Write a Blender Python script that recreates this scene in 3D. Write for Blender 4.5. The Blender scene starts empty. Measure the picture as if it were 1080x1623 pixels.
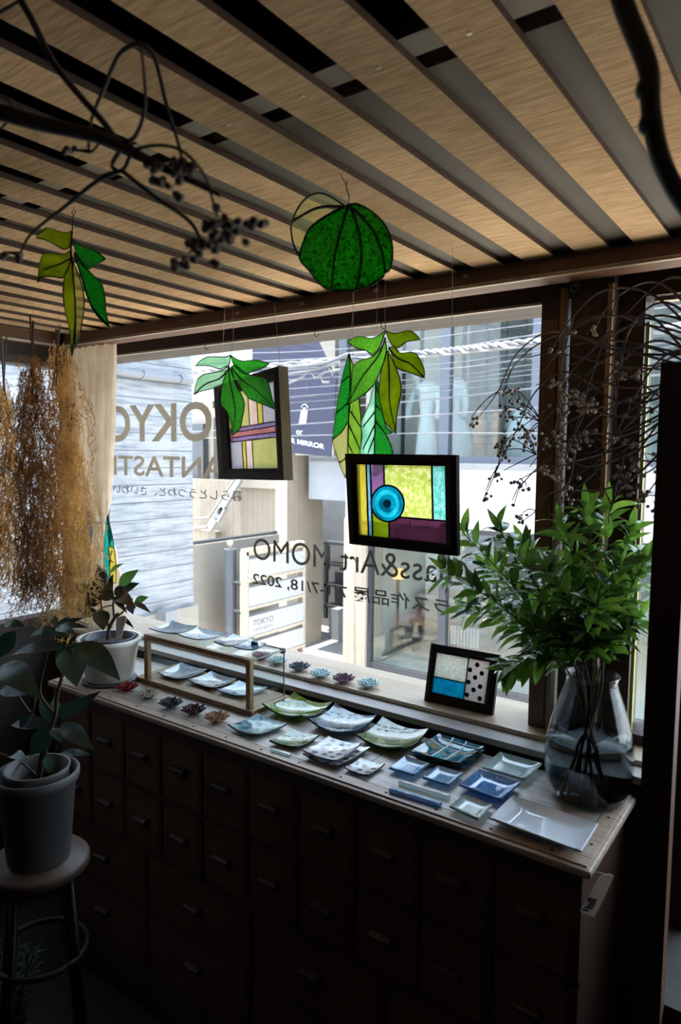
import bpy, bmesh, math, random
from mathutils import Vector, Matrix
random.seed(7)
SC = bpy.context.scene
COL = SC.collection
# ------------------------------------------------------------------ camera, sky, sun, exposure
CAMZ = 1.64
FPX, YAW, PIT, ROL = 1095.4, math.radians(35.756), math.radians(4.702), math.radians(0.6)
_fw = Vector((-math.sin(YAW)*math.cos(PIT), math.cos(YAW)*math.cos(PIT), -math.sin(PIT)))
_r0 = Vector((math.cos(YAW), math.sin(YAW), 0)); _u0 = _r0.cross(_fw)
_rt = _r0*math.cos(ROL) + _u0*math.sin(ROL); _up = _u0*math.cos(ROL) - _r0*math.sin(ROL)
EYE = Vector((0, 0, CAMZ))
cd = bpy.data.cameras.new('camera'); cam = bpy.data.objects.new('camera', cd); COL.objects.link(cam)
cam.matrix_world = Matrix(((_rt.x, _up.x, -_fw.x, 0), (_rt.y, _up.y, -_fw.y, 0), (_rt.z, _up.z, -_fw.z, CAMZ), (0, 0, 0, 1)))
cd.sensor_fit = 'VERTICAL'; cd.sensor_height = 36; cd.lens = FPX/1623*36
cd.clip_start = 0.05; cd.clip_end = 200
cd.dof.use_dof = True; cd.dof.focus_distance = 1.95; cd.dof.aperture_fstop = 5.6
SC.camera = cam
w = bpy.data.worlds.new('sky'); SC.world = w; w.use_nodes = True
nt = w.node_tree; bg = nt.nodes['Background']
tc = nt.nodes.new('ShaderNodeTexCoord'); sx = nt.nodes.new('ShaderNodeSeparateXYZ'); rp = nt.nodes.new('ShaderNodeValToRGB')
nt.links.new(tc.outputs['Generated'], sx.inputs[0]); nt.links.new(sx.outputs['Z'], rp.inputs[0]); nt.links.new(rp.outputs[0], bg.inputs[0])
rp.color_ramp.elements[0].color = (0.80, 0.88, 1.0, 1); rp.color_ramp.elements[0].position = 0.0
rp.color_ramp.elements[1].color = (0.55, 0.74, 1.0, 1); rp.color_ramp.elements[1].position = 0.9
bg.inputs[1].default_value = 3.6
sd = bpy.data.lights.new('sun', 'SUN'); sun = bpy.data.objects.new('sun', sd); COL.objects.link(sun)
sd.energy = 13.0; sd.angle = math.radians(0.6); sd.color = (1.0, 0.93, 0.82)
sun.rotation_euler = Vector((0.03, 0.13, -0.99)).to_track_quat('-Z', 'Y').to_euler(); sun.location = (3, -4, 12)
SC.view_settings.view_transform = 'Standard'; SC.view_settings.look = 'None'; SC.view_settings.gamma = 1
SC.view_settings.use_curve_mapping = False
SC.view_settings.exposure = 1.05
cy = SC.cycles
cy.max_bounces = 10; cy.diffuse_bounces = 5; cy.glossy_bounces = 4; cy.transmission_bounces = 8; cy.transparent_max_bounces = 32
cy.caustics_reflective = False; cy.caustics_refractive = False; cy.sample_clamp_indirect = 5; cy.blur_glossy = 0.5

# ------------------------------------------------------------------ measuring helpers
def ray(x, y): return _fw + _rt*((x-540)/FPX) - _up*((y-811.5)/FPX)
def atY(x, y, Y): d = ray(x, y); return EYE + d*(Y/d.y)
def atX(x, y, X): d = ray(x, y); return EYE + d*(X/d.x)
def atZ(x, y, Z): d = ray(x, y); return EYE + d*((Z-CAMZ)/d.z)
def atP(x, y, p0, n): d = ray(x, y); return EYE + d*((p0-EYE).dot(n)/d.dot(n))

# ------------------------------------------------------------------ materials
def _new(name):
    m = bpy.data.materials.new(name); m.use_nodes = True
    nt = m.node_tree; return m, nt, nt.nodes['Principled BSDF'], nt.nodes['Material Output']
def _c(c): return (c[0], c[1], c[2], 1)
def plain(name, c, rough=0.6, metal=0, spec=0.5, coat=0, var=0.0, vscale=8, bump=0, sub=None):
    m, nt, b, o = _new(name)
    b.inputs['Base Color'].default_value = _c(c); b.inputs['Roughness'].default_value = rough
    b.inputs['Metallic'].default_value = metal; b.inputs['Specular IOR Level'].default_value = spec; b.inputs['Coat Weight'].default_value = coat
    if var or bump:
        t = nt.nodes.new('ShaderNodeTexCoord'); n = nt.nodes.new('ShaderNodeTexNoise'); n.inputs['Scale'].default_value = vscale; n.inputs['Detail'].default_value = 5
        nt.links.new(t.outputs['Object'], n.inputs['Vector'])
        if var:
            r = nt.nodes.new('ShaderNodeValToRGB'); r.color_ramp.elements[0].position = .3; r.color_ramp.elements[1].position = .7
            r.color_ramp.elements[0].color = _c([max(0, v*(1-var)) for v in c]); r.color_ramp.elements[1].color = _c([min(1, v*(1+var)) for v in c])
            nt.links.new(n.outputs[0], r.inputs[0]); nt.links.new(r.outputs[0], b.inputs['Base Color'])
        if bump:
            bp = nt.nodes.new('ShaderNodeBump'); bp.inputs['Strength'].default_value = bump; bp.inputs['Distance'].default_value = .01
            nt.links.new(n.outputs[0], bp.inputs['Height']); nt.links.new(bp.outputs[0], b.inputs['Normal'])
    return m
def wood(name, c1, c2, axis='X', scale=6, rough=0.55, stretch=12, bump=.15, spec=.4, rnd=0):
    m, nt, b, o = _new(name)
    t = nt.nodes.new('ShaderNodeTexCoord'); mp = nt.nodes.new('ShaderNodeMapping')
    s = {'X': (1, stretch, stretch), 'Y': (stretch, 1, stretch), 'Z': (stretch, stretch, 1)}[axis]
    mp.inputs['Scale'].default_value = s
    n = nt.nodes.new('ShaderNodeTexNoise'); n.inputs['Scale'].default_value = scale; n.inputs['Detail'].default_value = 6; n.inputs['Roughness'].default_value = .65
    n2 = nt.nodes.new('ShaderNodeTexNoise'); n2.inputs['Scale'].default_value = 2.2; n2.inputs['Detail'].default_value = 2
    r = nt.nodes.new('ShaderNodeValToRGB'); r.color_ramp.elements[0].position = .32; r.color_ramp.elements[1].position = .68
    r.color_ramp.elements[0].color = _c(c1); r.color_ramp.elements[1].color = _c(c2)
    mx = nt.nodes.new('ShaderNodeMath'); mx.operation = 'MULTIPLY_ADD'; mx.inputs[1].default_value = .7
    ml = nt.nodes.new('ShaderNodeMath'); ml.operation = 'MULTIPLY'; ml.inputs[1].default_value = .3
    nt.links.new(t.outputs['Object'], mp.inputs[0]); nt.links.new(mp.outputs[0], n.inputs['Vector']); nt.links.new(t.outputs['Object'], n2.inputs['Vector'])
    nt.links.new(n2.outputs[0], ml.inputs[0]); nt.links.new(n.outputs[0], mx.inputs[0]); nt.links.new(ml.outputs[0], mx.inputs[2])
    nt.links.new(mx.outputs[0], r.inputs[0]); nt.links.new(r.outputs[0], b.inputs['Base Color'])
    if rnd:  # boards differ in tone
        oi = nt.nodes.new('ShaderNodeObjectInfo'); hs = nt.nodes.new('ShaderNodeHueSaturation'); mr = nt.nodes.new('ShaderNodeMapRange')
        mr.inputs[3].default_value = 1-rnd; mr.inputs[4].default_value = 1+rnd*.5; nt.links.new(oi.outputs['Random'], mr.inputs[0]); nt.links.new(mr.outputs[0], hs.inputs['Value'])
        nt.links.new(r.outputs[0], hs.inputs['Color']); nt.links.new(hs.outputs[0], b.inputs['Base Color'])
    b.inputs['Roughness'].default_value = rough; b.inputs['Specular IOR Level'].default_value = spec
    if bump:
        bp = nt.nodes.new('ShaderNodeBump'); bp.inputs['Strength'].default_value = bump; bp.inputs['Distance'].default_value = .004
        nt.links.new(n.outputs[0], bp.inputs['Height']); nt.links.new(bp.outputs[0], b.inputs['Normal'])
    return m
def planked(name, c1, c2, line, axis, pitch, lw=.06, rough=.7, nscale=3, stretch=(1, 1, 8), dirt=None):
    """board cladding: seams every <pitch> along an axis (or X+Y), paint worn by noise"""
    m, nt, b, o = _new(name)
    t = nt.nodes.new('ShaderNodeTexCoord'); sp = nt.nodes.new('ShaderNodeSeparateXYZ'); nt.links.new(t.outputs['Object'], sp.inputs[0])
    if axis == 'H':
        a = nt.nodes.new('ShaderNodeMath'); a.operation = 'ADD'; nt.links.new(sp.outputs['X'], a.inputs[0]); nt.links.new(sp.outputs['Y'], a.inputs[1]); src = a.outputs[0]
    else: src = sp.outputs[axis]
    d = nt.nodes.new('ShaderNodeMath'); d.operation = 'DIVIDE'; d.inputs[1].default_value = pitch; nt.links.new(src, d.inputs[0])
    f = nt.nodes.new('ShaderNodeMath'); f.operation = 'FRACT'; nt.links.new(d.outputs[0], f.inputs[0])
    l = nt.nodes.new('ShaderNodeMath'); l.operation = 'LESS_THAN'; l.inputs[1].default_value = lw; nt.links.new(f.outputs[0], l.inputs[0])
    mp = nt.nodes.new('ShaderNodeMapping'); mp.inputs['Scale'].default_value = stretch; nt.links.new(t.outputs['Object'], mp.inputs[0])
    n = nt.nodes.new('ShaderNodeTexNoise'); n.inputs['Scale'].default_value = nscale; n.inputs['Detail'].default_value = 8; n.inputs['Roughness'].default_value = .7; nt.links.new(mp.outputs[0], n.inputs['Vector'])
    r = nt.nodes.new('ShaderNodeValToRGB'); nt.links.new(n.outputs[0], r.inputs[0])
    r.color_ramp.elements[0].position = .34; r.color_ramp.elements[0].color = _c(c1); r.color_ramp.elements[1].position = .56; r.color_ramp.elements[1].color = _c(c2)
    if dirt:
        e = r.color_ramp.elements.new(.28); e.color = _c(dirt)
    mx = nt.nodes.new('ShaderNodeMixRGB'); mx.inputs[2].default_value = _c(line); nt.links.new(r.outputs[0], mx.inputs[1]); nt.links.new(l.outputs[0], mx.inputs[0])
    nt.links.new(mx.outputs[0], b.inputs['Base Color']); b.inputs['Roughness'].default_value = rough
    return m
M = {}
def schlick(nt, f0, nrm=None, mul=1.0):
    g = nt.nodes.new('ShaderNodeNewGeometry'); d = nt.nodes.new('ShaderNodeVectorMath'); d.operation = 'DOT_PRODUCT'
    nt.links.new(nrm or g.outputs['Normal'], d.inputs[0]); nt.links.new(g.outputs['Incoming'], d.inputs[1])
    def mt(op, a, b_=None):
        n = nt.nodes.new('ShaderNodeMath'); n.operation = op
        for i, v in enumerate((a, b_)):
            if v is None: continue
            if isinstance(v, (int, float)): n.inputs[i].default_value = v
            else: nt.links.new(v, n.inputs[i])
        return n.outputs[0]
    c = mt('ABSOLUTE', d.outputs['Value']); p = mt('POWER', mt('SUBTRACT', 1.0, mt('MINIMUM', c, 1.0)), 5.0)
    return mt('MULTIPLY', mt('ADD', mt('MULTIPLY', p, 1-f0), f0), mul)
def clear_glass(name, tint=(.97, .985, .98), refl=.9, rough=0.0):
    m, nt, b, o = _new(name); nt.nodes.remove(b)
    tr = nt.nodes.new('ShaderNodeBsdfTransparent'); tr.inputs[0].default_value = _c(tint)
    gl = nt.nodes.new('ShaderNodeBsdfGlossy'); gl.inputs['Roughness'].default_value = rough
    mx = nt.nodes.new('ShaderNodeMixShader'); nt.links.new(schlick(nt, .04, None, refl), mx.inputs[0]); nt.links.new(tr.outputs[0], mx.inputs[1]); nt.links.new(gl.outputs[0], mx.inputs[2])
    nt.links.new(mx.outputs[0], o.inputs[0]); return m
def art_glass(name, c1, c2, kind='smooth', scale=60, clear=.55, diffuse=0.0, bump=.4, rough=.12, stops=None):
    """coloured art glass: part clear transmission, part scattered transmission, shiny surface; colour varies by a procedural pattern"""
    m, nt, b, o = _new(name); nt.nodes.remove(b)
    t = nt.nodes.new('ShaderNodeTexCoord')
    if kind == 'streak':
        mp = nt.nodes.new('ShaderNodeMapping'); mp.inputs['Scale'].default_value = (6, 6, 1); nt.links.new(t.outputs['Object'], mp.inputs[0]); src = mp.outputs[0]
    elif kind == 'bands':
        mp = nt.nodes.new('ShaderNodeMapping'); mp.inputs['Scale'].default_value = (.6, .6, 4); nt.links.new(t.outputs['Object'], mp.inputs[0]); src = mp.outputs[0]
    else: src = t.outputs['Object']
    if kind == 'hammer':
        n = nt.nodes.new('ShaderNodeTexVoronoi'); n.inputs['Scale'].default_value = scale; h = n.outputs['Distance']
    else:
        n = nt.nodes.new('ShaderNodeTexNoise'); n.inputs['Scale'].default_value = scale; n.inputs['Detail'].default_value = 4; n.inputs['Distortion'].default_value = 1.0 if kind != 'smooth' else .3; h = n.outputs[0]
    nt.links.new(src, n.inputs['Vector'])
    r = nt.nodes.new('ShaderNodeValToRGB'); nt.links.new(h, r.inputs[0])
    r.color_ramp.elements[0].position = .3 if kind != 'hammer' else .05; r.color_ramp.elements[1].position = .68 if kind != 'hammer' else .6
    r.color_ramp.elements[0].color = _c(c1); r.color_ramp.elements[1].color = _c(c2)
    for p, c in (stops or []):
        e = r.color_ramp.elements.new(p); e.color = _c(c)
    tr = nt.nodes.new('ShaderNodeBsdfTransparent'); nt.links.new(r.outputs[0], tr.inputs[0])
    tl = nt.nodes.new('ShaderNodeBsdfTranslucent'); nt.links.new(r.outputs[0], tl.inputs[0])
    df = nt.nodes.new('ShaderNodeBsdfDiffuse'); nt.links.new(r.outputs[0], df.inputs[0])
    gl = nt.nodes.new('ShaderNodeBsdfGlossy'); gl.inputs['Roughness'].default_value = rough
    bp = nt.nodes.new('ShaderNodeBump'); bp.inputs['Strength'].default_value = bump; bp.inputs['Distance'].default_value = .003; nt.links.new(h, bp.inputs['Height']); nt.links.new(bp.outputs[0], gl.inputs['Normal'])
    m1 = nt.nodes.new('ShaderNodeMixShader'); m1.inputs[0].default_value = clear; nt.links.new(tl.outputs[0], m1.inputs[1]); nt.links.new(tr.outputs[0], m1.inputs[2])
    m2 = nt.nodes.new('ShaderNodeMixShader'); m2.inputs[0].default_value = diffuse; nt.links.new(m1.outputs[0], m2.inputs[1]); nt.links.new(df.outputs[0], m2.inputs[2])
    m3 = nt.nodes.new('ShaderNodeMixShader'); nt.links.new(schlick(nt, .04, bp.outputs[0]), m3.inputs[0]); nt.links.new(m2.outputs[0], m3.inputs[1]); nt.links.new(gl.outputs[0], m3.inputs[2])
    nt.links.new(m3.outputs[0], o.inputs[0]); return m
def leafy(name, c1, c2, trans=.35, rough=.35, spec=.5):
    m, nt, b, o = _new(name)
    t = nt.nodes.new('ShaderNodeTexCoord'); n = nt.nodes.new('ShaderNodeTexNoise'); n.inputs['Scale'].default_value = 14; nt.links.new(t.outputs['Object'], n.inputs['Vector'])
    r = nt.nodes.new('ShaderNodeValToRGB'); r.color_ramp.elements[0].position = .35; r.color_ramp.elements[1].position = .65
    r.color_ramp.elements[0].color = _c(c1); r.color_ramp.elements[1].color = _c(c2); nt.links.new(n.outputs[0], r.inputs[0])
    nt.links.new(r.outputs[0], b.inputs['Base Color']); b.inputs['Roughness'].default_value = rough; b.inputs['Specular IOR Level'].default_value = spec
    if trans:
        tl = nt.nodes.new('ShaderNodeBsdfTranslucent'); nt.links.new(r.outputs[0], tl.inputs[0])
        mx = nt.nodes.new('ShaderNodeMixShader'); mx.inputs[0].default_value = trans
        nt.links.new(b.outputs[0], mx.inputs[1]); nt.links.new(tl.outputs[0], mx.inputs[2]); nt.links.new(mx.outputs[0], o.inputs[0])
    return m

M['beam'] = wood('dark stained beam', (.09, .04, .018), (.16, .072, .034), 'X', 5)
M['beamz'] = wood('dark stained post', (.026, .013, .008), (.055, .028, .015), 'Z', 5)
M['framewood'] = wood('brown window frame wood', (.10, .045, .02), (.17, .08, .035), 'Z', 6)
M['edgewood'] = wood('pale edge wood', (.22, .14, .07), (.34, .22, .12), 'Z', 6)
M['slat'] = wood('rough sawn ceiling board', (.36, .215, .105), (.78, .53, .30), 'X', 17, .85, 10, .5, .15, .28)
M['slatedge'] = wood('board edge', (.06, .035, .02), (.11, .06, .035), 'Y', 6)
M['panel'] = plain('grey ceiling panel', (.115, .095, .075), .8, var=.08)
M['void'] = plain('black void lining', (.006, .005, .005), .9)
M['batten'] = plain('pale ceiling batten', (.30, .25, .20), .8, var=.1)
M['sill'] = wood('sill wood', (.40, .29, .19), (.58, .45, .32), 'X', 6, .24, 14, .05, .9)
M['ledge'] = wood('greyed ledge', (.32, .29, .26), (.46, .42, .38), 'X', 5, .5)
M['alu'] = plain('aluminium rail', (.42, .37, .30), .4, .5)
M['wallin'] = plain('dark interior plaster', (.05, .042, .036), .9, var=.15, vscale=3)
M['floor'] = wood('dark floorboards', (.018, .015, .013), (.032, .026, .022), 'X', 5, .6)
M['pane'] = clear_glass('window pane')
M['chest'] = wood('dark chest wood', (.06, .03, .02), (.10, .05, .034), 'X', 7, .5, 10, .1, .35)
M['drawer'] = wood('dark drawer front wood', (.11, .05, .032), (.17, .08, .05), 'X', 7, .45, 10, .1, .4)
M['top'] = wood('worn greyed chest top', (.17, .14, .12), (.60, .54, .49), 'X', 5, .34, 11, .25, .7)
M['topedge'] = wood('worn brown top border', (.26, .18, .125), (.52, .42, .33), 'X', 6, .42, 12, .15, .5)
M['groove'] = plain('dark seam', (.02, .014, .01), .8)
M['iron'] = plain('dark iron pull', (.075, .055, .042), .6, 0, .25)
M['case'] = wood('oak case frame', (.20, .115, .05), (.34, .21, .10), 'X', 6, .45, 12, .1)
M['caseglass'] = clear_glass('case glass', (.95, .975, .965), 1.0)
M['black'] = wood('black brown frame moulding', (.010, .006, .005), (.022, .012, .009), 'X', 6, .6, 10, .05, .2)
M['frameside'] = wood('frame side raw wood', (.20, .165, .095), (.30, .25, .15), 'Z', 6)
M['lead'] = plain('dark solder line', (.012, .012, .012), .45, .3)
M['wire'] = plain('thin metal wire', (.25, .23, .20), .4, .8)
M['thread'] = plain('pale nylon thread', (.45, .42, .36), .5)
M['g_ham'] = art_glass('hammered mid green glass', (.02, .20, .03), (.26, .90, .20), 'hammer', 240, .42)
M['g_ham2'] = art_glass('hammered cool green glass', (.01, .13, .03), (.10, .50, .13), 'hammer', 240, .5)
M['g_pale'] = art_glass('pale green glass', (.50, .74, .52), (.62, .84, .64), 'smooth', 20, .7, bump=.1)
M['g_pale2'] = art_glass('wispy celadon glass', (.36, .66, .52), (.62, .86, .72), 'smooth', 24, .5, bump=.1)
M['g_olive'] = art_glass('olive green glass', (.28, .38, .02), (.44, .54, .06), 'smooth', 26, .6, bump=.1)
M['g_leaf'] = art_glass('seedy leaf green glass', (.08, .34, .04), (.40, .74, .18), 'hammer', 220, .55)
M['g_spring'] = art_glass('spring green glass', (.34, .52, .10), (.50, .66, .20), 'smooth', 30, .6)
M['g_lime'] = art_glass('lime glass', (.36, .46, .03), (.62, .72, .12), 'smooth', 18, .72, bump=.1)
M['g_pearl'] = art_glass('pale straw glass', (.60, .60, .30), (.74, .72, .42), 'smooth', 18, .75, bump=.1)
M['g_deep'] = art_glass('deep green hammered glass', (.02, .26, .05), (.08, .50, .12), 'hammer', 240, .55)
M['g_forest'] = art_glass('rippled forest green glass', (.008, .09, .010), (.07, .66, .06), 'ripple', 170, .66, bump=.8)
M['g_clear'] = art_glass('faint straw clear glass', (.84, .86, .62), (.92, .93, .74), 'smooth', 8, .9, bump=.05)
M['g_teal'] = art_glass('teal glass', (.03, .40, .36), (.12, .60, .52), 'smooth', 30, .5)
M['g_yellow'] = art_glass('amber yellow glass', (.66, .58, .08), (.94, .86, .34), 'streak', 40, .75, bump=.3)
M['g_mauve'] = art_glass('mauve glass', (.40, .24, .42), (.58, .40, .60), 'smooth', 20, .75, bump=.1)
M['g_blue'] = art_glass('pale blue streaky glass', (.20, .48, .70), (.62, .80, .92), 'bands', 120, .7)
M['g_sun'] = art_glass('water rippled yellow glass', (.66, .76, .16), (1.0, .96, .66), 'ripple', 70, .82, bump=.7)
M['g_mint'] = art_glass('water rippled mint glass', (.20, .72, .62), (.72, .95, .90), 'ripple', 90, .8, bump=.6)
M['g_plum'] = art_glass('plum rippled glass', (.20, .07, .13), (.42, .22, .32), 'streak', 30, .75, bump=.5)
M['g_aqua'] = art_glass('turquoise roundel glass', (.0, .28, .36), (.04, .66, .78), 'ripple', 24, .7, bump=.5)
M['g_aqua2'] = art_glass('bright turquoise glass', (.02, .55, .66), (.20, .85, .95), 'ripple', 24, .75, bump=.5)
M['g_navy'] = art_glass('deep teal centre glass', (.0, .06, .10), (.0, .18, .24), 'ripple', 40, .7)
M['g_sand'] = art_glass('sand yellow opal glass', (.52, .50, .24), (.62, .60, .32), 'smooth', 30, .45, bump=.2)
M['g_grain'] = art_glass('grey granite glass', (.40, .38, .42), (.72, .70, .74), 'hammer', 420, .6)
M['g_lilac'] = art_glass('lilac glass', (.36, .24, .40), (.56, .44, .64), 'bands', 60, .7)
M['g_rose'] = art_glass('dusty rose glass', (.50, .24, .24), (.66, .38, .38), 'smooth', 30, .65)
M['g_blush'] = art_glass('blush clear glass', (.78, .64, .56), (.88, .76, .70), 'smooth', 30, .7)
M['g_silver'] = art_glass('crackled silver glass', (.12, .13, .11), (.80, .82, .78), 'hammer', 330, .35, .25)
M['g_cyan'] = art_glass('cyan opal glass', (.01, .36, .52), (.05, .52, .66), 'smooth', 60, .25, .3)
# clay / pots / plants
M['potw'] = plain('pale ribbed ceramic', (.76, .73, .66), .6, var=.07, vscale=12)
M['potg'] = plain('grey white plastic pot', (.105, .107, .106), .55, var=.05)
M['liner'] = plain('dark blue grey liner pot', (.05, .055, .08), .5)
M['soil'] = plain('potting soil', (.05, .035, .025), .95, var=.4, vscale=90, bump=.8)
M['slate'] = plain('slate saucer', (.10, .11, .125), .6, var=.1, vscale=30)
M['ficus'] = leafy('dark glossy leaf', (.008, .013, .011), (.02, .032, .024), .06, .2, .9)
M['ficus2'] = leafy('young green leaf', (.05, .16, .025), (.09, .24, .045), .35, .3)
M['schef'] = leafy('deep green waxy leaf', (.022, .07, .05), (.05, .12, .08), .12, .25, .8)
M['schefv'] = leafy('leaf midrib green', (.06, .12, .08), (.09, .16, .11), .1, .4)
M['spray'] = leafy('fresh green leaf', (.10, .24, .03), (.21, .40, .06), .45, .2, .9)
M['spray2'] = leafy('darker green leaf', (.035, .10, .02), (.075, .18, .03), .3, .18, .9)
M['bark'] = wood('brown bark', (.05, .03, .018), (.13, .08, .045), 'Z', 12, .8)
M['barkd'] = wood('dark grey bark', (.05, .042, .037), (.13, .11, .095), 'Z', 14, .8)
M['twig'] = wood('dry red brown twig', (.045, .024, .017), (.10, .055, .04), 'Z', 12, .7)
M['berry'] = plain('dry grey berry', (.34, .28, .22), .6, var=.35, vscale=60)
M['berryd'] = plain('dark dry berry', (.15, .125, .10), .7, var=.3, vscale=60)
M['straw'] = leafy('golden dried plumes', (.56, .35, .12), (.85, .60, .26), .5, .8, .1)
M['straw2'] = leafy('russet dried plumes', (.42, .22, .07), (.68, .42, .17), .5, .8, .1)
M['curtain'] = leafy('undyed linen curtain', (.76, .67, .55), (.86, .77, .65), .6, .9, .1)
M['paper'] = plain('kraft price tag', (.50, .42, .33), .8, var=.05)
M['ink'] = plain('black print', (.03, .03, .03), .7)
M['steel'] = plain('black steel tube', (.007, .007, .008), .5, 0, .3)
M['shelfw'] = wood('dull grey shelf wood', (.055, .05, .046), (.10, .092, .085), 'X', 6, .7)
M['seat'] = wood('stool seat wood', (.05, .03, .02), (.09, .055, .035), 'X', 7, .5)
M['white'] = plain('white plant marker', (.75, .76, .74), .5)
def leaf_of(c): return c

# ------------------------------------------------------------------ mesh helpers
class MB:
    def __init__(s): s.v = []; s.f = []; s.mi = []; s.cur = 0
    def add(s, vs, fs):
        k = len(s.v); s.v += [tuple(v) for v in vs]; s.f += [tuple(i+k for i in f) for f in fs]; s.mi += [s.cur]*len(fs)
    def box(s, x0, x1, y0, y1, z0, z1):
        v = [(x, y, z) for x in (x0, x1) for y in (y0, y1) for z in (z0, z1)]
        s.add(v, [(0, 1, 3, 2), (4, 6, 7, 5), (0, 4, 5, 1), (2, 3, 7, 6), (0, 2, 6, 4), (1, 5, 7, 3)])
    def hexa(s, a, b):
        """two quads (lists of four points) joined"""
        s.add(list(a)+list(b), [(3, 2, 1, 0), (4, 5, 6, 7), (0, 1, 5, 4), (1, 2, 6, 5), (2, 3, 7, 6), (3, 0, 4, 7)])
    def prism(s, poly, off):
        n = len(poly); off = Vector(off); a = [Vector(p) for p in poly]; b = [p+off for p in a]
        s.add(a+b, [tuple(range(n)), tuple(range(2*n-1, n-1, -1))]+[(i, n+i, n+(i+1) % n, (i+1) % n) for i in range(n)])
    def tube(s, pts, r, n=6, r1=None, close=True):
        pts = [Vector(p) for p in pts]; m = len(pts); vs = []; fs = []
        up = Vector((.31, .17, .93))
        for i, p in enumerate(pts):
            d = (pts[min(i+1, m-1)]-pts[max(i-1, 0)])
            d = d.normalized() if d.length > 1e-9 else Vector((0, 0, 1))
            a = d.cross(up)
            if a.length < .05: a = d.cross(Vector((1, 0, 0)))
            a.normalize(); b = d.cross(a)
            rr = (r[i] if isinstance(r, (list, tuple)) else r + ((r1-r)*i/(m-1) if r1 is not None else 0))
            for k in range(n):
                t = 2*math.pi*k/n; vs.append(p+a*(math.cos(t)*rr)+b*(math.sin(t)*rr))
        for i in range(m-1):
            for k in range(n): fs.append((i*n+k, i*n+(k+1) % n, (i+1)*n+(k+1) % n, (i+1)*n+k))
        if close: fs += [tuple(range(n-1, -1, -1)), tuple(range((m-1)*n, m*n))]
        s.add(vs, fs)
    def lathe(s, prof, c=(0, 0, 0), n=40, ax=None):
        c = Vector(c); vs = []; fs = []; m = len(prof)
        for (r, z) in prof:
            for k in range(n):
                t = 2*math.pi*k/n; vs.append(c+Vector((math.cos(t)*r, math.sin(t)*r, z)))
        for i in range(m-1):
            for k in range(n): fs.append((i*n+k, i*n+(k+1) % n, (i+1)*n+(k+1) % n, (i+1)*n+k))
        if prof[0][0] > 1e-5 and prof[0] != prof[-1]: fs.append(tuple(range(n-1, -1, -1)))
        if prof[-1][0] > 1e-5 and prof[0] != prof[-1]: fs.append(tuple(range((m-1)*n, m*n)))
        s.add(vs, fs)
    def ball(s, c, r, n=8, m=5, sq=1.0):
        c = Vector(c); prof = [(max(1e-6, math.sin(math.pi*i/m))*r, -math.cos(math.pi*i/m)*r*sq) for i in range(m+1)]
        s.lathe(prof, c, n)
    def grid(s, rows):
        """rows of points -> a sheet"""
        k = len(rows[0]); vs = [p for r in rows for p in r]
        s.add(vs, [(i*k+j, i*k+j+1, (i+1)*k+j+1, (i+1)*k+j) for i in range(len(rows)-1) for j in range(k-1)])
    def leaf(s, a, b, wid, nrm, droop=0, n=6, fold=.15):
        """blade leaf from a to b"""
        a = Vector(a); b = Vector(b); d = b-a; L = d.length
        if L < 1e-6: return
        sd = d.cross(Vector(nrm))
        if sd.length < 1e-6: sd = d.cross(Vector((0.3, .5, .8)))
        sd.normalize(); up = sd.cross(d).normalized(); rows = []
        for i in range(n+1):
            t = i/n; ww = wid*.5*math.sin(math.pi*min(1, t*.98+.01)**.8)*(1-.15*t)
            p = a+d*t+up*(droop*L*(math.sin(math.pi*t)))
            rows.append([p-sd*ww+up*(ww*fold*2), p, p+sd*ww+up*(ww*fold*2)])
        s.grid(rows)
    def build(s, name, mats, parent=None, smooth=False, bevel=0, sol=0):
        me = bpy.data.meshes.new(name); me.from_pydata(s.v, [], s.f); me.update()
        if not isinstance(mats, (list, tuple)): mats = [mats]
        for m in mats: me.materials.append(M[m] if isinstance(m, str) else m)
        if len(mats) > 1:
            for p, i in zip(me.polygons, s.mi): p.material_index = i
        bm = bmesh.new(); bm.from_mesh(me); bmesh.ops.recalc_face_normals(bm, faces=bm.faces)
        if bevel: bmesh.ops.bevel(bm, geom=[e for e in bm.edges if len(e.link_faces) == 2 and e.calc_face_angle(0) > .6], offset=bevel, segments=2, affect='EDGES', profile=.6)
        bm.to_mesh(me); bm.free()
        if smooth:
            for p in me.polygons: p.use_smooth = True
        o = bpy.data.objects.new(name, me); COL.objects.link(o)
        if sol:
            md = o.modifiers.new('thick', 'SOLIDIFY'); md.thickness = sol; md.offset = 0
        if parent is not None:
            o.parent = parent; o.matrix_parent_inverse = Matrix.Translation(-ROOTLOC.get(parent.name, Vector((0, 0, 0))))
        return o
ROOTLOC = {}
def thing(name, label, cat, loc=(0, 0, 0), group=None):
    o = bpy.data.objects.new(name, None); COL.objects.link(o); o.location = loc; o.empty_display_size = .05
    ROOTLOC[o.name] = Vector(loc); o['label'] = label; o['category'] = cat
    if group: o['group'] = group
    return o
def tag(o, label, cat, group=None):
    o['label'] = label; o['category'] = cat
    if group: o['group'] = group
    return o
def struct(o): o['kind'] = 'structure'; return o
def boxes(*bs):
    m = MB()
    for b in bs: m.box(*b)
    return m
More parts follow.
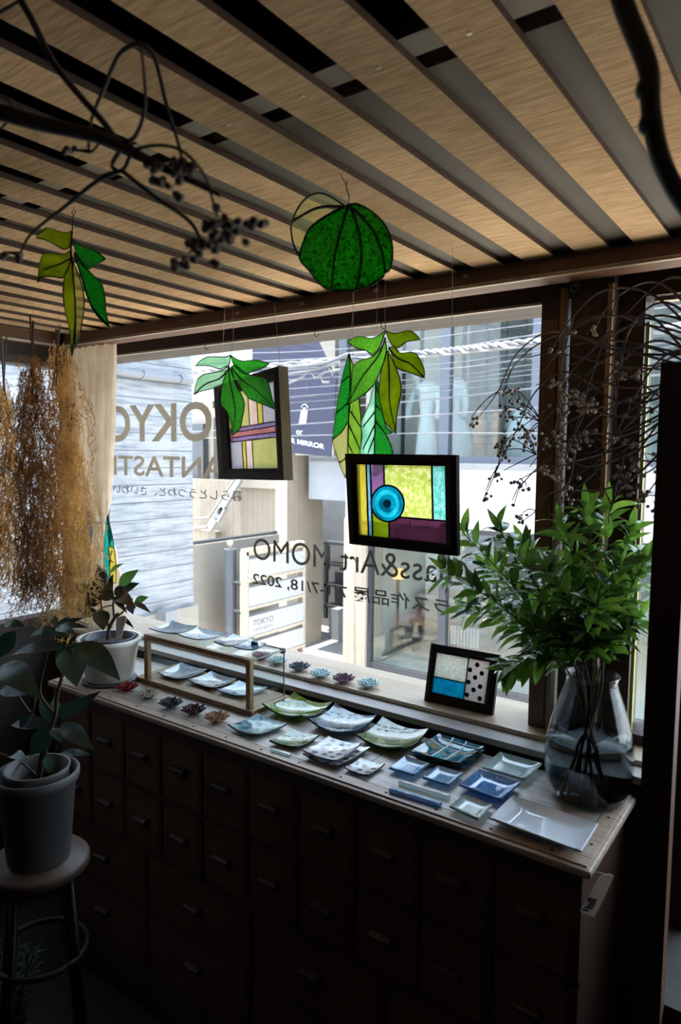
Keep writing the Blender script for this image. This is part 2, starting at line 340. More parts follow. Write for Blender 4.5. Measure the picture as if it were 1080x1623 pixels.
def lettering(body, name, mat, org, ux, uz, width, height, parent=None, bold=0.0, th=.0015, nrm=None):
    """flat letters: text box fitted to width x height, origin lower start, along ux and uz"""
    c = bpy.data.curves.new(name, 'FONT'); c.body = body; c.offset = bold; c.resolution_u = 4
    o = bpy.data.objects.new(name, c); COL.objects.link(o); dg = bpy.context.evaluated_depsgraph_get(); dg.update()
    me = bpy.data.meshes.new_from_object(o.evaluated_get(dg)); bpy.data.objects.remove(o)
    xs = [v.co.x for v in me.vertices]; ys = [v.co.y for v in me.vertices]
    x0, x1, y0, y1 = min(xs), max(xs), min(ys), max(ys)
    org, ux, uz = Vector(org), Vector(ux).normalized(), Vector(uz).normalized(); nn = ux.cross(uz)
    m = MB(); vs = [org+ux*((v.co.x-x0)/(x1-x0)*width)+uz*((v.co.y-y0)/(y1-y0)*height) for v in me.vertices]
    m.add(vs, [tuple(p.vertices) for p in me.polygons]); bpy.data.meshes.remove(me)
    r = m.build(name, mat, parent)
    md = r.modifiers.new('thick', 'SOLIDIFY'); md.thickness = th; md.offset = 0
    return r
def curve_pts(pts, n=8):
    """smooth polyline through the points (Catmull-Rom)"""
    P = [Vector(p) for p in pts]; out = []
    if len(P) < 3: return P
    for i in range(len(P)-1):
        p0, p1, p2, p3 = P[max(i-1, 0)], P[i], P[i+1], P[min(i+2, len(P)-1)]
        for k in range(n):
            t = k/n; out.append(.5*((2*p1)+(p2-p0)*t+(2*p0-5*p1+4*p2-p3)*t*t+(3*p1-p0-3*p2+p3)*t**3))
    out.append(P[-1]); return out

exec_order = []
# ------------------------------------------------------------------ ROOM SHELL
FZ = -.25; XL, XR, YB = -2.90, 1.60, -2.2
struct(boxes((XL-.1, XR+.1, YB-.1, 2.06, FZ-.1, FZ)).build('floor', 'floor'))
ce = struct(boxes((XL-.12, XR+.12, YB-.1, 2.2, 2.42, 2.6)).build('ceiling', 'void'))
boxes((XL, XR, .868, 1.88, 2.1672, 2.19)).build('ceiling_panel', 'panel', ce)
boxes((XL, XR, .79, .835, 2.1672, 2.19)).build('batten', 'batten', ce)
boxes((XL, XR, YB, .74, 2.36, 2.38)).build('void_lining', 'void', ce)
PITCH = .1375
k = 0; x = -.568 + 12*PITCH
while x > XL-.1:
    sl = MB(); x1 = min(x+.0805, XR); x0 = max(x, XL)
    if x1-x0 > .02:
        sl.box(x0, x1, -1.6, 1.80, 2.155, 2.1668)
        s_ = sl.build('slat', ['slat'], ce)
        # side faces take the darker edge colour
        s_.data.materials.append(M['slatedge'])
        for p in s_.data.polygons:
            if abs(p.normal.x) > .9: p.material_index = 1
        sc = MB(); sc.lathe([(.0001, -.0012), (.0035, -.001), (.004, 0)], ((x0+x1)/2+random.uniform(-.008, .008), .81, 2.155), 10)
        sc.build('screw', 'alu', s_)
    x -= PITCH; k += 1
# window wall
struct(boxes((XL, XR, 1.80, 1.88, 2.105, 2.157)).build('trim_1', 'beam'))
struct(boxes((XL+.05, XR, 1.789, 1.80, 2.1035, 2.1075), (XL+.05, XR, 1.794, 1.80, 2.111, 2.114)).build('trim_2', 'alu'))
wl = boxes((XL-.1, XR+.1, 1.83, 2.06, FZ, .822))
wl.box(XL-.1, XR+.1, 1.99, 2.2, 2.085, 3.2); wl.box(XL-.1, XR+.1, 1.88, 1.99, 2.2, 2.42)
wl.box(XL-.1, -2.88, 1.90, 2.06, .82, 2.2)
struct(wl.build('wall_back', 'wallin'))
struct(boxes((XL, XR, 1.80, 1.90, .822, .842)).build('trim_3', 'ledge', bevel=.003))
struct(boxes((XL, XR, 1.868, 2.10, .8425, .857)).build('trim_4', 'sill', bevel=.003))
w1 = struct(boxes((-2.885, -.70, 1.982, 2.05, 2.084, 2.2), (-.70, -.645, 1.925, 2.06, .857, 2.13), (-.708, -.70, 1.97, 2.05, .857, 2.03), (-2.888, -2.868, 2.0, 2.06, .857, 2.13)).build('window_1', 'beamz'))
boxes((-2.868, -.70, 1.982, 1.995, 2.077, 2.084)).build('head_trim', 'alu', w1)
boxes((-.645, -.634, 1.915, 1.95, .857, 2.10)).build('edge_strip', 'edgewood', w1)
boxes((-.697, -.655, 1.9235, 1.926, .858, 2.02)).build('inner_face', 'framewood', w1)
boxes((-2.868, -.70, 2.028, 2.033, .85, 2.086)).build('pane', 'pane', w1)
struct(boxes((-.61, -.50, 1.90, 2.06, .842, 2.2)).build('trim_5', 'beamz'))
struct(boxes((-.512, -.500, 1.888, 1.90, .842, 2.09)).build('trim_6', 'edgewood'))
w2 = struct(boxes((-.50, -.435, 1.96, 2.06, .857, 2.2), (-.435, XR, 1.96, 2.06, 2.062, 2.2), (-.435, XR, 1.97, 2.06, .857, .885)).build('window_2', 'beamz'))
boxes((-.435, XR, 2.028, 2.033, .88, 2.066)).build('pane', 'pane', w2)
boxes((-.436, -.428, 1.985, 1.998, .885, 2.0)).build('seal_strip', plain('yellow green seal', (.42, .50, .06), .3), w2)
boxes((-.42, XR, 1.99, 2.02, 2.052, 2.062)).build('head_trim', 'alu', w2)
# left wall with its own window
lw_ = boxes((XL-.1, XL, YB, 1.90, FZ, .86), (XL-.1, XL, YB, 1.90, 2.06, 2.42), (XL-.1, XL, YB, -.3, .86, 2.06), (XL-.1, XL+.01, 1.885, 2.06, .86, 2.2))
struct(lw_.build('wall_left', 'wallin'))
w3 = struct(boxes((XL-.07, XL+.01, -.3, 1.885, .86, .90), (XL-.07, XL+.01, -.3, 1.885, 2.02, 2.06), (XL-.07, XL+.01, .6, .65, .9, 2.02)).build('window_3', 'beamz'))
boxes((XL-.04, XL-.035, -.3, 1.885, .9, 2.02)).build('pane', 'pane', w3)
struct(boxes((XL, XL+.07, YB, 1.80, 2.105, 2.157)).build('trim_7', 'beam'))
struct(boxes((XL+.07, XL+.08, YB, 1.78, 2.103, 2.112)).build('trim_8', 'alu'))
struct(boxes((XR, XR+.1, YB, 2.06, FZ, 2.42)).build('wall_right', 'wallin'))
struct(boxes((XL-.1, XR+.1, YB-.1, YB, FZ, 2.42)).build('wall_front', 'wallin'))
# ------------------------------------------------------------------ MEDICINE CHEST
TOPZ = .80; CX0, CX1, CY0, CY1 = -2.335, -.365, 1.395, 1.785
ch = thing('medicine_chest', 'long dark wooden apothecary chest of many small drawers standing under the window', 'chest', (-1.35, 1.59, FZ))
b = boxes((CX0+.02, CX1-.02, CY0+.03, CY1-.005, FZ+.03, TOPZ-.022), (CX0+.02, CX0+.08, CY0+.03, CY1-.01, FZ, FZ+.04), (CX1-.08, CX1-.02, CY0+.03, CY1-.01, FZ, FZ+.04))
b.build('body', 'chest', ch)
tp = MB(); tp.box(CX0, CX1, CY0, CY1, TOPZ-.022, TOPZ-.004)
tpo = tp.build('top', 'topedge', ch, bevel=.006)
# top boards: border strips and inner planks with thin seams between them
bd = MB(); e = .045; zt = (TOPZ-.004, TOPZ)
bd.box(CX0+.012, CX1-.012, CY0+.012, CY0+e, *zt); bd.box(CX1-e, CX1-.012, CY0+e+.002, CY1-.004, *zt); bd.box(CX0+.012, CX0+e, CY0+e+.002, CY1-.004, *zt)
bd.build('border', 'topedge', tpo)
pk = MB(); xs = [CX0+e+.002, -1.86, -1.40, -.935, -.86, CX1-e-.002]
xs = [CX0+e+.002, -1.86, -1.41, -1.0, CX1-e-.002]
for i in range(len(xs)-1): pk.box(xs[i]+.001, xs[i+1]-.001, CY0+e+.002, CY1-.004, *zt)
pk.build('plank', 'top', tpo)
for px_, py_ in [(CX0+.06+i*.14, CY0+.028) for i in range(14)]+[(CX1-.028, CY0+.1+i*.14) for i in range(2)]:
    sc = MB(); sc.lathe([(.0045, 0), (.004, .0006), (.0001, .0007)], (px_, py_, TOPZ), 8); sc.build('screw_head', 'groove', tpo)
cols = [-2.196+i*.1891 for i in range(10)]; rows = [(.73, .535), (.523, .328)]
ff = MB(); yf = (CY0+.012, CY0+.03)
ff.box(CX0+.02, CX1-.02, *yf, .735, TOPZ-.022); ff.box(CX0+.02, CX1-.02, *yf, .524, .534); ff.box(CX0+.02, CX1-.02, *yf, .314, .327)
ff.box(CX0+.02, CX1-.02, *yf, .112, .122); ff.box(CX0+.02, CX1-.02, *yf, FZ+.03, -.085)
for i in range(11):
    xx = cols[0]-.0945+i*.1891; ff.box(xx-.009 if i else CX0+.02, xx+.009 if i < 10 else CX1-.02, *yf, .327, .735)
wc = [-2.035, -1.57, -1.103, -.637]
for i in range(5):
    xx = wc[0]-.2333+i*.4665; ff.box(xx-.012 if i else CX0+.02, xx+.012 if i < 4 else CX1-.02, *yf, -.085, .314)
ff.build('face_frame', 'chest', ch)
def drawer(xc, wd, z0, z1, kz):
    d = boxes((xc-wd/2, xc+wd/2, CY0+.016, CY0+.029, z0, z1)).build('drawer', 'drawer', ch, bevel=.002)
    p = MB(); n = 8
    pr = [(0, -.009), (-.012, -.011), (-.019, -.004), (-.019, .004), (-.012, .0095), (0, .009)]
    poly = [(xc-.031, CY0+.016+a, kz+c) for a, c in pr]; p.prism(poly, (.062, 0, 0))
    p.box(xc-.036, xc+.036, CY0+.0145, CY0+.016, kz-.014, kz+.013)
    p.build('pull', 'iron', d)
for xc in cols:
    drawer(xc, .166, .5365, .7325, .648); drawer(xc, .166, .3295, .5215, .425)
for xc in wc:
    drawer(xc, .438, .1245, .3115, .217); drawer(xc, .438, -.0825, .1095, .02)
# price tag on the right end
tg = thing('price_tag', 'slanted paper price tag hanging at the right corner of the drawer chest', 'tag', tuple(atX(940, 1388, CX1+.012)))
n_ = Vector((.75, -.66, .0)).normalized(); p0 = atX(936, 1420, CX1+.03)
P_ = lambda a, c: atP(860+a/4.909, 1340+c/4.909, p0, n_)
m = MB(); m.prism([P_(*q) for q in [(478, 226), (535, 224), (556, 238), (520, 330), (405, 560), (295, 515), (370, 380), (440, 245)]], n_*-.0012); m.build('card', 'paper', tg)
m = MB()
for (a, c, L, h) in [(365, 402, 62, 30), (375, 440, 42, 12), (365, 458, 40, 10), (355, 474, 42, 10), (322, 490, 40, 9), (335, 470, 20, 8)]:
    m.prism([P_(a, c), P_(a+L, c+L*.30), P_(a+L-h*.55, c+L*.30+h), P_(a-h*.55, c+h)], n_*.0008)
m.build('print', 'ink', tg)
m = MB(); m.tube([P_(505, 240), P_(470, 215), P_(420, 205), Vector((CX1-.004, CY0+.02, TOPZ-.021))], .0006, 5); m.build('string', 'thread', tg)

# ------------------------------------------------------------------ GLASS PLATES
def plate_mat(name, base, spots, clear=.35, seed=0, sc=26, white=.0, kind='noise', rim=None):
    m, nt, b, o = _new(name); nt.nodes.remove(b)
    t = nt.nodes.new('ShaderNodeTexCoord'); mp = nt.nodes.new('ShaderNodeMapping'); mp.inputs['Location'].default_value = (seed*3.1, seed*1.7, seed*.9); nt.links.new(t.outputs['Object'], mp.inputs[0])
    if kind == 'dots':
        n = nt.nodes.new('ShaderNodeTexVoronoi'); n.inputs['Scale'].default_value = sc; n.inputs['Randomness'].default_value = .35; n.voronoi_dimensions = '2D'; h = n.outputs['Distance']
    elif kind == 'block':
        n = nt.nodes.new('ShaderNodeTexVoronoi'); n.inputs['Scale'].default_value = sc; n.distance = 'CHEBYCHEV'; n.inputs['Randomness'].default_value = .8; n.voronoi_dimensions = '2D'
        s = nt.nodes.new('ShaderNodeSeparateColor'); nt.links.new(n.outputs['Color'], s.inputs[0]); h = s.outputs[0]
    else:
        n = nt.nodes.new('ShaderNodeTexNoise'); n.inputs['Scale'].default_value = sc; n.inputs['Detail'].default_value = 3; h = n.outputs[0]
    nt.links.new(mp.outputs[0], n.inputs['Vector'])
    r = nt.nodes.new('ShaderNodeValToRGB'); r.color_ramp.interpolation = 'CONSTANT' if kind != 'noise' else 'LINEAR'
    nt.links.new(h, r.inputs[0])
    st = [(0, base)] + spots
    r.color_ramp.elements[0].position = 0; r.color_ramp.elements[0].color = _c(st[0][1]); r.color_ramp.elements[1].position = st[1][0]; r.color_ramp.elements[1].color = _c(st[1][1])
    for p, c in st[2:]:
        e = r.color_ramp.elements.new(p); e.color = _c(c)
    tr = nt.nodes.new('ShaderNodeBsdfTransparent'); nt.links.new(r.outputs[0], tr.inputs[0])
    df = nt.nodes.new('ShaderNodeBsdfDiffuse'); nt.links.new(r.outputs[0], df.inputs[0])
    gl = nt.nodes.new('ShaderNodeBsdfGlossy'); gl.inputs['Roughness'].default_value = .05
    m1 = nt.nodes.new('ShaderNodeMixShader'); m1.inputs[0].default_value = 1-clear; nt.links.new(tr.outputs[0], m1.inputs[1]); nt.links.new(df.outputs[0], m1.inputs[2])
    m2 = nt.nodes.new('ShaderNodeMixShader'); nt.links.new(schlick(nt, .12), m2.inputs[0]); nt.links.new(m1.outputs[0], m2.inputs[1]); nt.links.new(gl.outputs[0], m2.inputs[2])
    nt.links.new(m2.outputs[0], o.inputs[0]); return m
PM = {
 'green': plate_mat('green yellow fused glass', (0.0225, 0.12, 0.0225), [(.42, (0.075, 0.225, 0.0375)), (.52, (0.413, 0.45, 0.0375)), (.58, (0.12, 0.27, 0.075)), (.68, (0.375, 0.465, 0.39))], .45, 1, 20),
 'teal': plate_mat('teal bubble fused glass', (0.032, 0.128, 0.16), [(.42, (0.08, 0.288, 0.336)), (.5, (0.48, 0.608, 0.624)), (.58, (0.24, 0.464, 0.496)), (.66, (0.04, 0.16, 0.208))], .35, 2, 30),
 'blue': plate_mat('blue grey fused glass', (0.075, 0.15, 0.255), [(.42, (0.315, 0.39, 0.465)), (.5, (0.15, 0.18, 0.195)), (.56, (0.188, 0.165, 0.105)), (.64, (0.075, 0.255, 0.45))], .35, 3, 22),
 'moss': plate_mat('mossy green fused glass', (0.0255, 0.085, 0.0255), [(.4, (0.102, 0.221, 0.068)), (.5, (0.272, 0.255, 0.119)), (.58, (0.085, 0.204, 0.051)), (.66, (0.51, 0.527, 0.255))], .35, 4, 26),
 'dots': plate_mat('white glass with grey dots', (.10, .07, .08), [(.27, (.72, .74, .76))], .35, 5, 34, kind='dots'),
 'grid': plate_mat('teal patchwork fused glass', (0.018, 0.144, 0.216), [(.25, (0.036, 0.306, 0.396)), (.45, (0.027, 0.09, 0.126)), (.62, (0.306, 0.414, 0.378)), (.75, (0.324, 0.306, 0.144)), (.86, (0.036, 0.36, 0.468))], .25, 6, 52, kind='block'),
 'sky': plate_mat('clear sky blue glass', (.16, .40, .70), [(.4, (.30, .55, .82)), (.55, (.45, .68, .88)), (.65, (.24, .50, .78))], .6, 7, 18),
 'cobalt': plate_mat('cobalt seedy glass', (.06, .24, .62), [(.4, (.14, .36, .74)), (.52, (.34, .56, .84)), (.6, (.10, .30, .68))], .5, 8, 60),
 'clear': plate_mat('clear aqua glass', (.60, .76, .76), [(.4, (.72, .85, .84)), (.55, (.82, .90, .90)), (.65, (.68, .82, .82))], .68, 9, 16),
 'milk': plate_mat('milky white glass', (.76, .85, .95), [(.4, (.80, .88, .97)), (.6, (.84, .91, .98))], .08, 10, 8),
 'storm': plate_mat('grey blue fused glass', (0.132, 0.198, 0.264), [(.42, (0.264, 0.319, 0.363)), (.5, (0.11, 0.143, 0.165)), (.6, (0.187, 0.275, 0.341)), (.68, (0.066, 0.077, 0.088))], .35, 11, 26),
 'lagoon': plate_mat('pale lagoon fused glass', (0.176, 0.352, 0.432), [(.42, (0.368, 0.528, 0.592)), (.52, (0.496, 0.608, 0.656)), (.62, (0.064, 0.208, 0.272)), (.7, (0.32, 0.48, 0.528))], .4, 12, 26)}
EDGE = {k: plain('ground edge of %s plate' % k, c, .15) for k, c in dict(green=(.02, .05, .03), teal=(.02, .05, .07), blue=(.02, .03, .06), moss=(.02, .04, .02), dots=(.05, .05, .06), grid=(.01, .03, .04), sky=(.10, .28, .55), cobalt=(.05, .16, .45), clear=(.42, .58, .58), milk=(.55, .6, .63), storm=(.03, .04, .06), lagoon=(.03, .06, .08)).items()}
def plate(px, z, kind, h, label, group, style='bow', th=.006, ex=None):
    """px: left, far, right, near corner in the photo; they lie h above the resting height z"""
    L, T, R, B = [atZ(x, y, z+h) for x, y in px]; c = (L+T+R+B)/4; c.z = z
    t = thing('glass_plate', label, 'plate', tuple(c), group)
    N = 16
    def f(u, v):
        p = L*(1-u)*(1-v)+T*u*(1-v)+R*u*v+B*(1-u)*v
        a, b_ = abs(2*u-1), abs(2*v-1)
        if style == 'bow': hh = h*((a*a+b_*b_)/2)**1.25
        elif style == 'bow2': hh = h*((a**2.4+b_**2.4)/2)
        else: hh = h*max(0, (max(a, b_)-.55)/.45)**1.6
        return Vector((p.x, p.y, z+.0008+hh))
    top = [[f(i/N, j/N)+Vector((0, 0, th)) for j in range(N+1)] for i in range(N+1)]; bot = [[f(i/N, j/N) for j in range(N+1)] for i in range(N+1)]
    m = MB(); m.grid(top); m.grid(bot[::-1]); m.build('glass_sheet', PM[kind], t, smooth=True)
    m = MB(); rim = [(i, 0) for i in range(N)]+[(N, j) for j in range(N)]+[(i, N) for i in range(N, 0, -1)]+[(0, j) for j in range(N, 0, -1)]
    n = len(rim); vs = [top[i][j] for i, j in rim]+[bot[i][j] for i, j in rim]
    out = []
    for q in range(2*n): d = (vs[q]-c); d.z = 0; out.append(vs[q]+d.normalized()*.0006)
    mid = [(out[i]+out[n+i])/2+((out[i]-c)*Vector((1, 1, 0))).normalized()*.0032 for i in range(n)]
    m.add(out[:n]+mid+out[n:], [(i, (i+1) % n, n+(i+1) % n, n+i) for i in range(n)]+[(n+i, n+(i+1) % n, 2*n+(i+1) % n, 2*n+i) for i in range(n)])
    m.build('rim', EDGE[kind], t, smooth=True)
    if ex: ex(t, f, th)
    return t
GT = 'glass plates set out on the chest top'
plate([(416, 1117), (467, 1099), (526, 1115), (478, 1136)], TOPZ, 'green', .030, 'large bowed green and yellow glass plate beside the oak display case', GT)
plate([(363, 1151), (409, 1133), (455, 1149), (404, 1166)], TOPZ, 'teal', .014, 'teal bubble-patterned glass plate in front of the oak display case', GT, 'bow2')
plate([(489, 1141), (532, 1117), (597, 1136), (550, 1162)], TOPZ, 'blue', .028, 'large bowed blue and grey glass plate between the two green ones', GT)
plate([(428, 1176), (464, 1158), (505, 1168), (471, 1186)], TOPZ, 'moss', .010, 'small green and brown glass plate behind the short clear glass stick', GT, 'bow2')
plate([(481, 1196), (523, 1175), (587, 1186), (532, 1215)], TOPZ, 'dots', .012, 'grey-dotted white glass plate, lower of the stacked pair', GT, 'bow2', .004)
plate([(480, 1190), (521, 1169), (572, 1180), (532, 1207)], TOPZ+.0085, 'dots', .012, 'grey-dotted white glass plate lying on top of another dotted plate', GT, 'bow2', .004)
plate([(564, 1166), (607, 1138), (679, 1158), (636, 1187)], TOPZ, 'moss', .028, 'large bowed mossy green glass plate with a brown centre', GT)
plate([(547, 1218), (572, 1203), (609, 1213), (581, 1230)], TOPZ, 'dots', .008, 'smallest grey-dotted white glass plate, lying alone near the front edge', GT, 'bow2', .004)
def gridlines(t, f, th):
    m = MB()
    for q in (.33, .62): m.tube([f(i/14, q)+Vector((0, 0, th)) for i in range(15)], .0024, 6)
    m.tube([f(.68, i/14)+Vector((0, 0, th)) for i in range(15)], .0024, 6)
    m.tube([f(.92, .04+.92*i/14)+Vector((0, 0, th)) for i in range(15)], .0024, 6)
    m.build('white_line', plain('white glass stringer', (.72, .78, .84), .2), t, smooth=True)
plate([(651, 1197), (696, 1170), (768, 1191), (733, 1219)], TOPZ, 'grid', .012, 'dark teal glass plate, lower of the stacked patchwork pair', GT, 'bow2', .004)
plate([(651, 1193), (696, 1165), (768, 1186), (728, 1212)], TOPZ+.0085, 'grid', .014, 'teal patchwork glass plate crossed by white lines, on top of its stack', GT, 'tray', .004, gridlines)
plate([(618, 1220), (642, 1202), (680, 1213), (657, 1231)], TOPZ, 'sky', .008, 'small light blue glass plate behind the two long glass sticks', GT, 'tray')
plate([(671, 1235), (694, 1217), (733, 1228), (712, 1247)], TOPZ, 'sky', .008, 'small light blue glass plate right of its twin, left of the cobalt plate', GT, 'tray')
plate([(714, 1281), (737, 1263), (780, 1279), (758, 1301)], TOPZ, 'clear', .008, 'small clear glass plate beside the white rectangular dish', GT, 'tray')
plate([(729, 1247), (760, 1223), (824, 1244), (793, 1270)], TOPZ, 'cobalt', .012, 'cobalt blue seedy glass plate behind the white rectangular dish', GT, 'tray', .006)
plate([(766, 1219), (793, 1195), (858, 1213), (832, 1238)], TOPZ, 'clear', .012, 'clear aqua glass plate left of the big glass vase', GT, 'tray', .006)
wp = plate([(777, 1299), (813, 1264), (947, 1308), (920, 1352)], TOPZ, 'milk', .016, 'long rectangular milky white glass dish at the right front corner of the chest', None, 'tray', .005)
wp['category'] = 'dish'
def stick(a, b, z, r, mat, label, sq=.8):
    A, B = atZ(*a, z+r), atZ(*b, z+r); d = (B-A).normalized(); s = Vector((-d.y, d.x, 0))*r*1.25; u = Vector((0, 0, r*sq))
    m = MB(); pr = [(1, .4), (.5, 1), (-.5, 1), (-1, .4), (-1, -.4), (-.5, -1), (.5, -1), (1, -.4)]
    A.z = B.z = z+r*sq+.0004
    m.hexa  # octagonal bar
    va = [A+s*i+u*j for i, j in pr]; vb = [B+s*i+u*j for i, j in pr]
    m.add(va+vb, [tuple(range(7, -1, -1)), tuple(range(8, 16))]+[(i, (i+1) % 8, 8+(i+1) % 8, 8+i) for i in range(8)])
    o = m.build('glass_stick', mat, None, smooth=False); tag(o, label, 'glass stick', 'glass sticks on the chest top')
M['st_c'] = PM['clear']; M['st_b'] = plate_mat('blue rod glass', (.10, .34, .66), [(.5, (.20, .46, .76))], .45, 13, 10)
stick((634, 1239), (712, 1263), TOPZ, .0068, 'st_c', 'long clear glass stick behind the blue one')
stick((619, 1251), (699, 1275), TOPZ, .0068, 'st_b', 'long blue glass stick near the front edge')
stick((431, 1188), (461, 1197), TOPZ, .0045, 'st_c', 'short clear glass stick in front of the small green plate')

# ------------------------------------------------------------------ DISPLAY CASE
fl = atZ(218, 1078, TOPZ); fr = atZ(394, 1139, TOPZ)
Yc = (fl.y+fr.y)/2+.004; x0, x1 = fl.x, fr.x
br = atZ(461, 1100, TOPZ); yb = min(br.y, 1.778)
hz = atY(228, 1004, Yc+.01).z; hz = .5*(hz+atY(397, 1047, Yc+.01).z)
px0 = atY(229, 1040, Yc+.01).x; px1 = atY(397, 1080, Yc+.01).x
dc = thing('display_case', 'small oak and glass display case with plates inside and on top', 'case', ((x0+x1)/2, (Yc+yb)/2, TOPZ))
bz = TOPZ+.017
boxes((x0, x1, Yc, yb, TOPZ+.0005, bz)).build('base', 'case', dc, bevel=.002)
boxes((px0, px1, Yc+.008, Yc+.026, hz-.018, hz)).build('top_rail', 'case', dc, bevel=.0015)
for a in (px0, px1-.019): boxes((a, a+.019, Yc+.008, Yc+.026, bz, hz-.018)).build('post', 'case', dc, bevel=.0015)
boxes((px0, px1+.001, Yc+.026, yb-.012, hz-.006, hz-.001)).build('glass_top', 'caseglass', dc)
boxes((px1-.004, px1, Yc+.0262, yb-.013, bz, hz-.0065)).build('glass_side', 'caseglass', dc)
boxes((px0, px0+.004, Yc+.0262, yb-.013, bz, hz-.0065)).build('glass_side', 'caseglass', dc)
boxes((px0+.0045, px1-.0045, yb-.017, yb-.013, bz, hz-.0065)).build('glass_back', 'caseglass', dc)
ge = plain('green glass edge', (.20, .27, .25), .2)
boxes((px1-.004, px1+.001, yb-.0135, yb-.012, bz, hz-.006), (px1, px1+.0015, Yc+.027, yb-.012, hz-.006, hz-.001), (px0, px1, yb-.012, yb-.0105, hz-.006, hz-.001)).build('glass_edge', ge, dc)
boxes((px1-.012, px1+.003, yb-.024, yb-.009, hz-.016, hz+.001)).build('corner_clip', 'lead', dc, bevel=.002)
GC = 'glass plates in and on the display case'
def knot(t, f, th):
    m = MB()
    for dx, dy in ((0, 0), (.011, .003), (-.006, .008)): m.ball(f(.72, .45)+Vector((dx, dy, .008)), .008, 8, 5, .8)
    m.build('glass_knot', 'g_navy', t, smooth=True)
zt_ = hz
plate([(237, 997), (274, 985), (312, 993), (281, 1005)], zt_, 'storm', .012, 'grey-blue glass plate at the far left end on top of the display case', GC, 'bow2', .004)
plate([(282, 1006), (314, 995), (360, 1004), (321, 1015)], zt_, 'lagoon', .011, 'pale lagoon glass plate second from the left on top of the display case', GC, 'bow2', .004)
plate([(340, 1018), (370, 1006), (403, 1012), (366, 1025)], zt_, 'storm', .010, 'grey-blue glass plate third along the top of the display case, half under a small dish', GC, 'bow2', .004)
plate([(370, 1026), (397, 1014), (421, 1021), (402, 1031)], zt_+.014, 'lagoon', .008, 'small lagoon glass plate with a dark glass knot, rightmost on the display case', GC, 'bow2', .004,
      knot)
plate([(251, 1067), (287, 1051), (328, 1062), (284, 1077)], bz, 'storm', .012, 'grey-blue glass plate inside the display case at its left end', GC, 'bow2', .004)
plate([(297, 1078), (335, 1065), (375, 1077), (338, 1091)], bz, 'blue', .012, 'blue-grey glass plate inside the display case, middle of three', GC, 'bow2', .004)
plate([(344, 1094), (379, 1080), (425, 1090), (385, 1104)], bz, 'lagoon', .012, 'pale turquoise glass plate inside the display case at its right end', GC, 'bow2', .004)

# ------------------------------------------------------------------ GLASS LOTUS FLOWERS
def lotus(px, z, r, c, label, group, dark=None, clear=.45):
    p = atZ(px[0], px[1], z); t = thing('glass_lotus', label, 'glass flower', tuple(p), group)
    m1 = art_glass('lotus glass '+label[:18], [v*.6 for v in c], c, 'smooth', 60, clear, .35, .3, .06); rimm = plain('lotus tip '+label[:18], dark or [v*.5 for v in c], .2)
    for nm, n, ri, ro, zz, off in (('outer_petals', 9, .25, 1.12, .27, 0), ('middle_petals', 8, .22, .80, .40, .4), ('inner_petals', 6, .12, .46, .44, .2)):
        m = MB()
        for k in range(n):
            a = 2*math.pi*(k+off)/n; d = Vector((math.cos(a), math.sin(a), 0)); s = Vector((-d.y, d.x, 0)); rows = []
            for i in range(6):
                q = i/5; rr = r*(ri+(ro-ri)*q); wv = r*(.34 if n > 6 else .28)*math.sin(math.pi*(.2+.8*q)**1.0)*ro**.5
                base = p+d*rr+Vector((0, 0, .006+r*zz*q**1.7)); rows.append([base-s*wv+Vector((0, 0, r*.1)), base-s*wv*.5, base, base+s*wv*.5, base+s*wv+Vector((0, 0, r*.1))])
            m.cur = 0; m.grid(rows)
            m.cur = 1; m.tube([rows[i][0] for i in range(6)], .0008, 4); m.tube([rows[i][4] for i in range(6)], .0008, 4)
        m.build(nm, [m1, rimm], t, smooth=True, sol=.0016)
    m = MB(); m.lathe([(r*.3, .0008), (r*.42, .002), (r*.42, .006), (r*.25, .009), (.0001, .009)], p, 20); m.build('base', m1, t, smooth=True)
GF = 'glass lotus flowers along the chest front'; rs = .036
lotus((202, 1094), TOPZ, rs, (.60, .03, .06), 'ruby red glass lotus flower in front of the grey saucer', GF, (.35, .01, .02), .35)
lotus((234, 1106), TOPZ, rs, (.90, .88, .80), 'clear glass lotus flower between the red and the black ones', GF, (.6, .58, .5), .6)
lotus((271, 1120), TOPZ, rs, (.30, .32, .38), 'black and white glass lotus flower in the front row', GF, (.02, .02, .03), .3)
lotus((307, 1131), TOPZ, rs, (.34, .22, .24), 'dark purple glass lotus flower in the front row', GF, (.07, .02, .03), .3)
lotus((344, 1143), TOPZ, rs, (.86, .66, .48), 'amber glass lotus flower at the right end of the front row', GF, (.40, .22, .10), .55)
GS = 'glass lotus flowers along the window sill'; SZ = .857
lotus((416, 1044), SZ, rs, (.75, .30, .36), 'rose pink glass lotus flower on the sill behind the display case', GS, (.35, .08, .12), .45)
lotus((441, 1052), SZ, rs, (.80, .92, .90), 'clear glass lotus flower on the sill right beside the case corner', GS, (.6, .75, .75), .65)
lotus((475, 1062), SZ, rs, (.45, .50, .60), 'black edged glass lotus flower on the window sill', GS, (.02, .02, .03), .35)
lotus((509, 1073), SZ, rs, (.80, .93, .93), 'clear glass lotus flower on the sill between the two dark ones', GS, (.6, .78, .78), .65)
lotus((545, 1081), SZ, rs, (.62, .50, .60), 'mauve pink glass lotus flower with dark edges on the sill', GS, (.10, .02, .05), .4)
lotus((585, 1089), SZ, rs, (.80, .93, .93), 'clear glass lotus flower on the sill nearest the small framed panel', GS, (.6, .78, .78), .65)
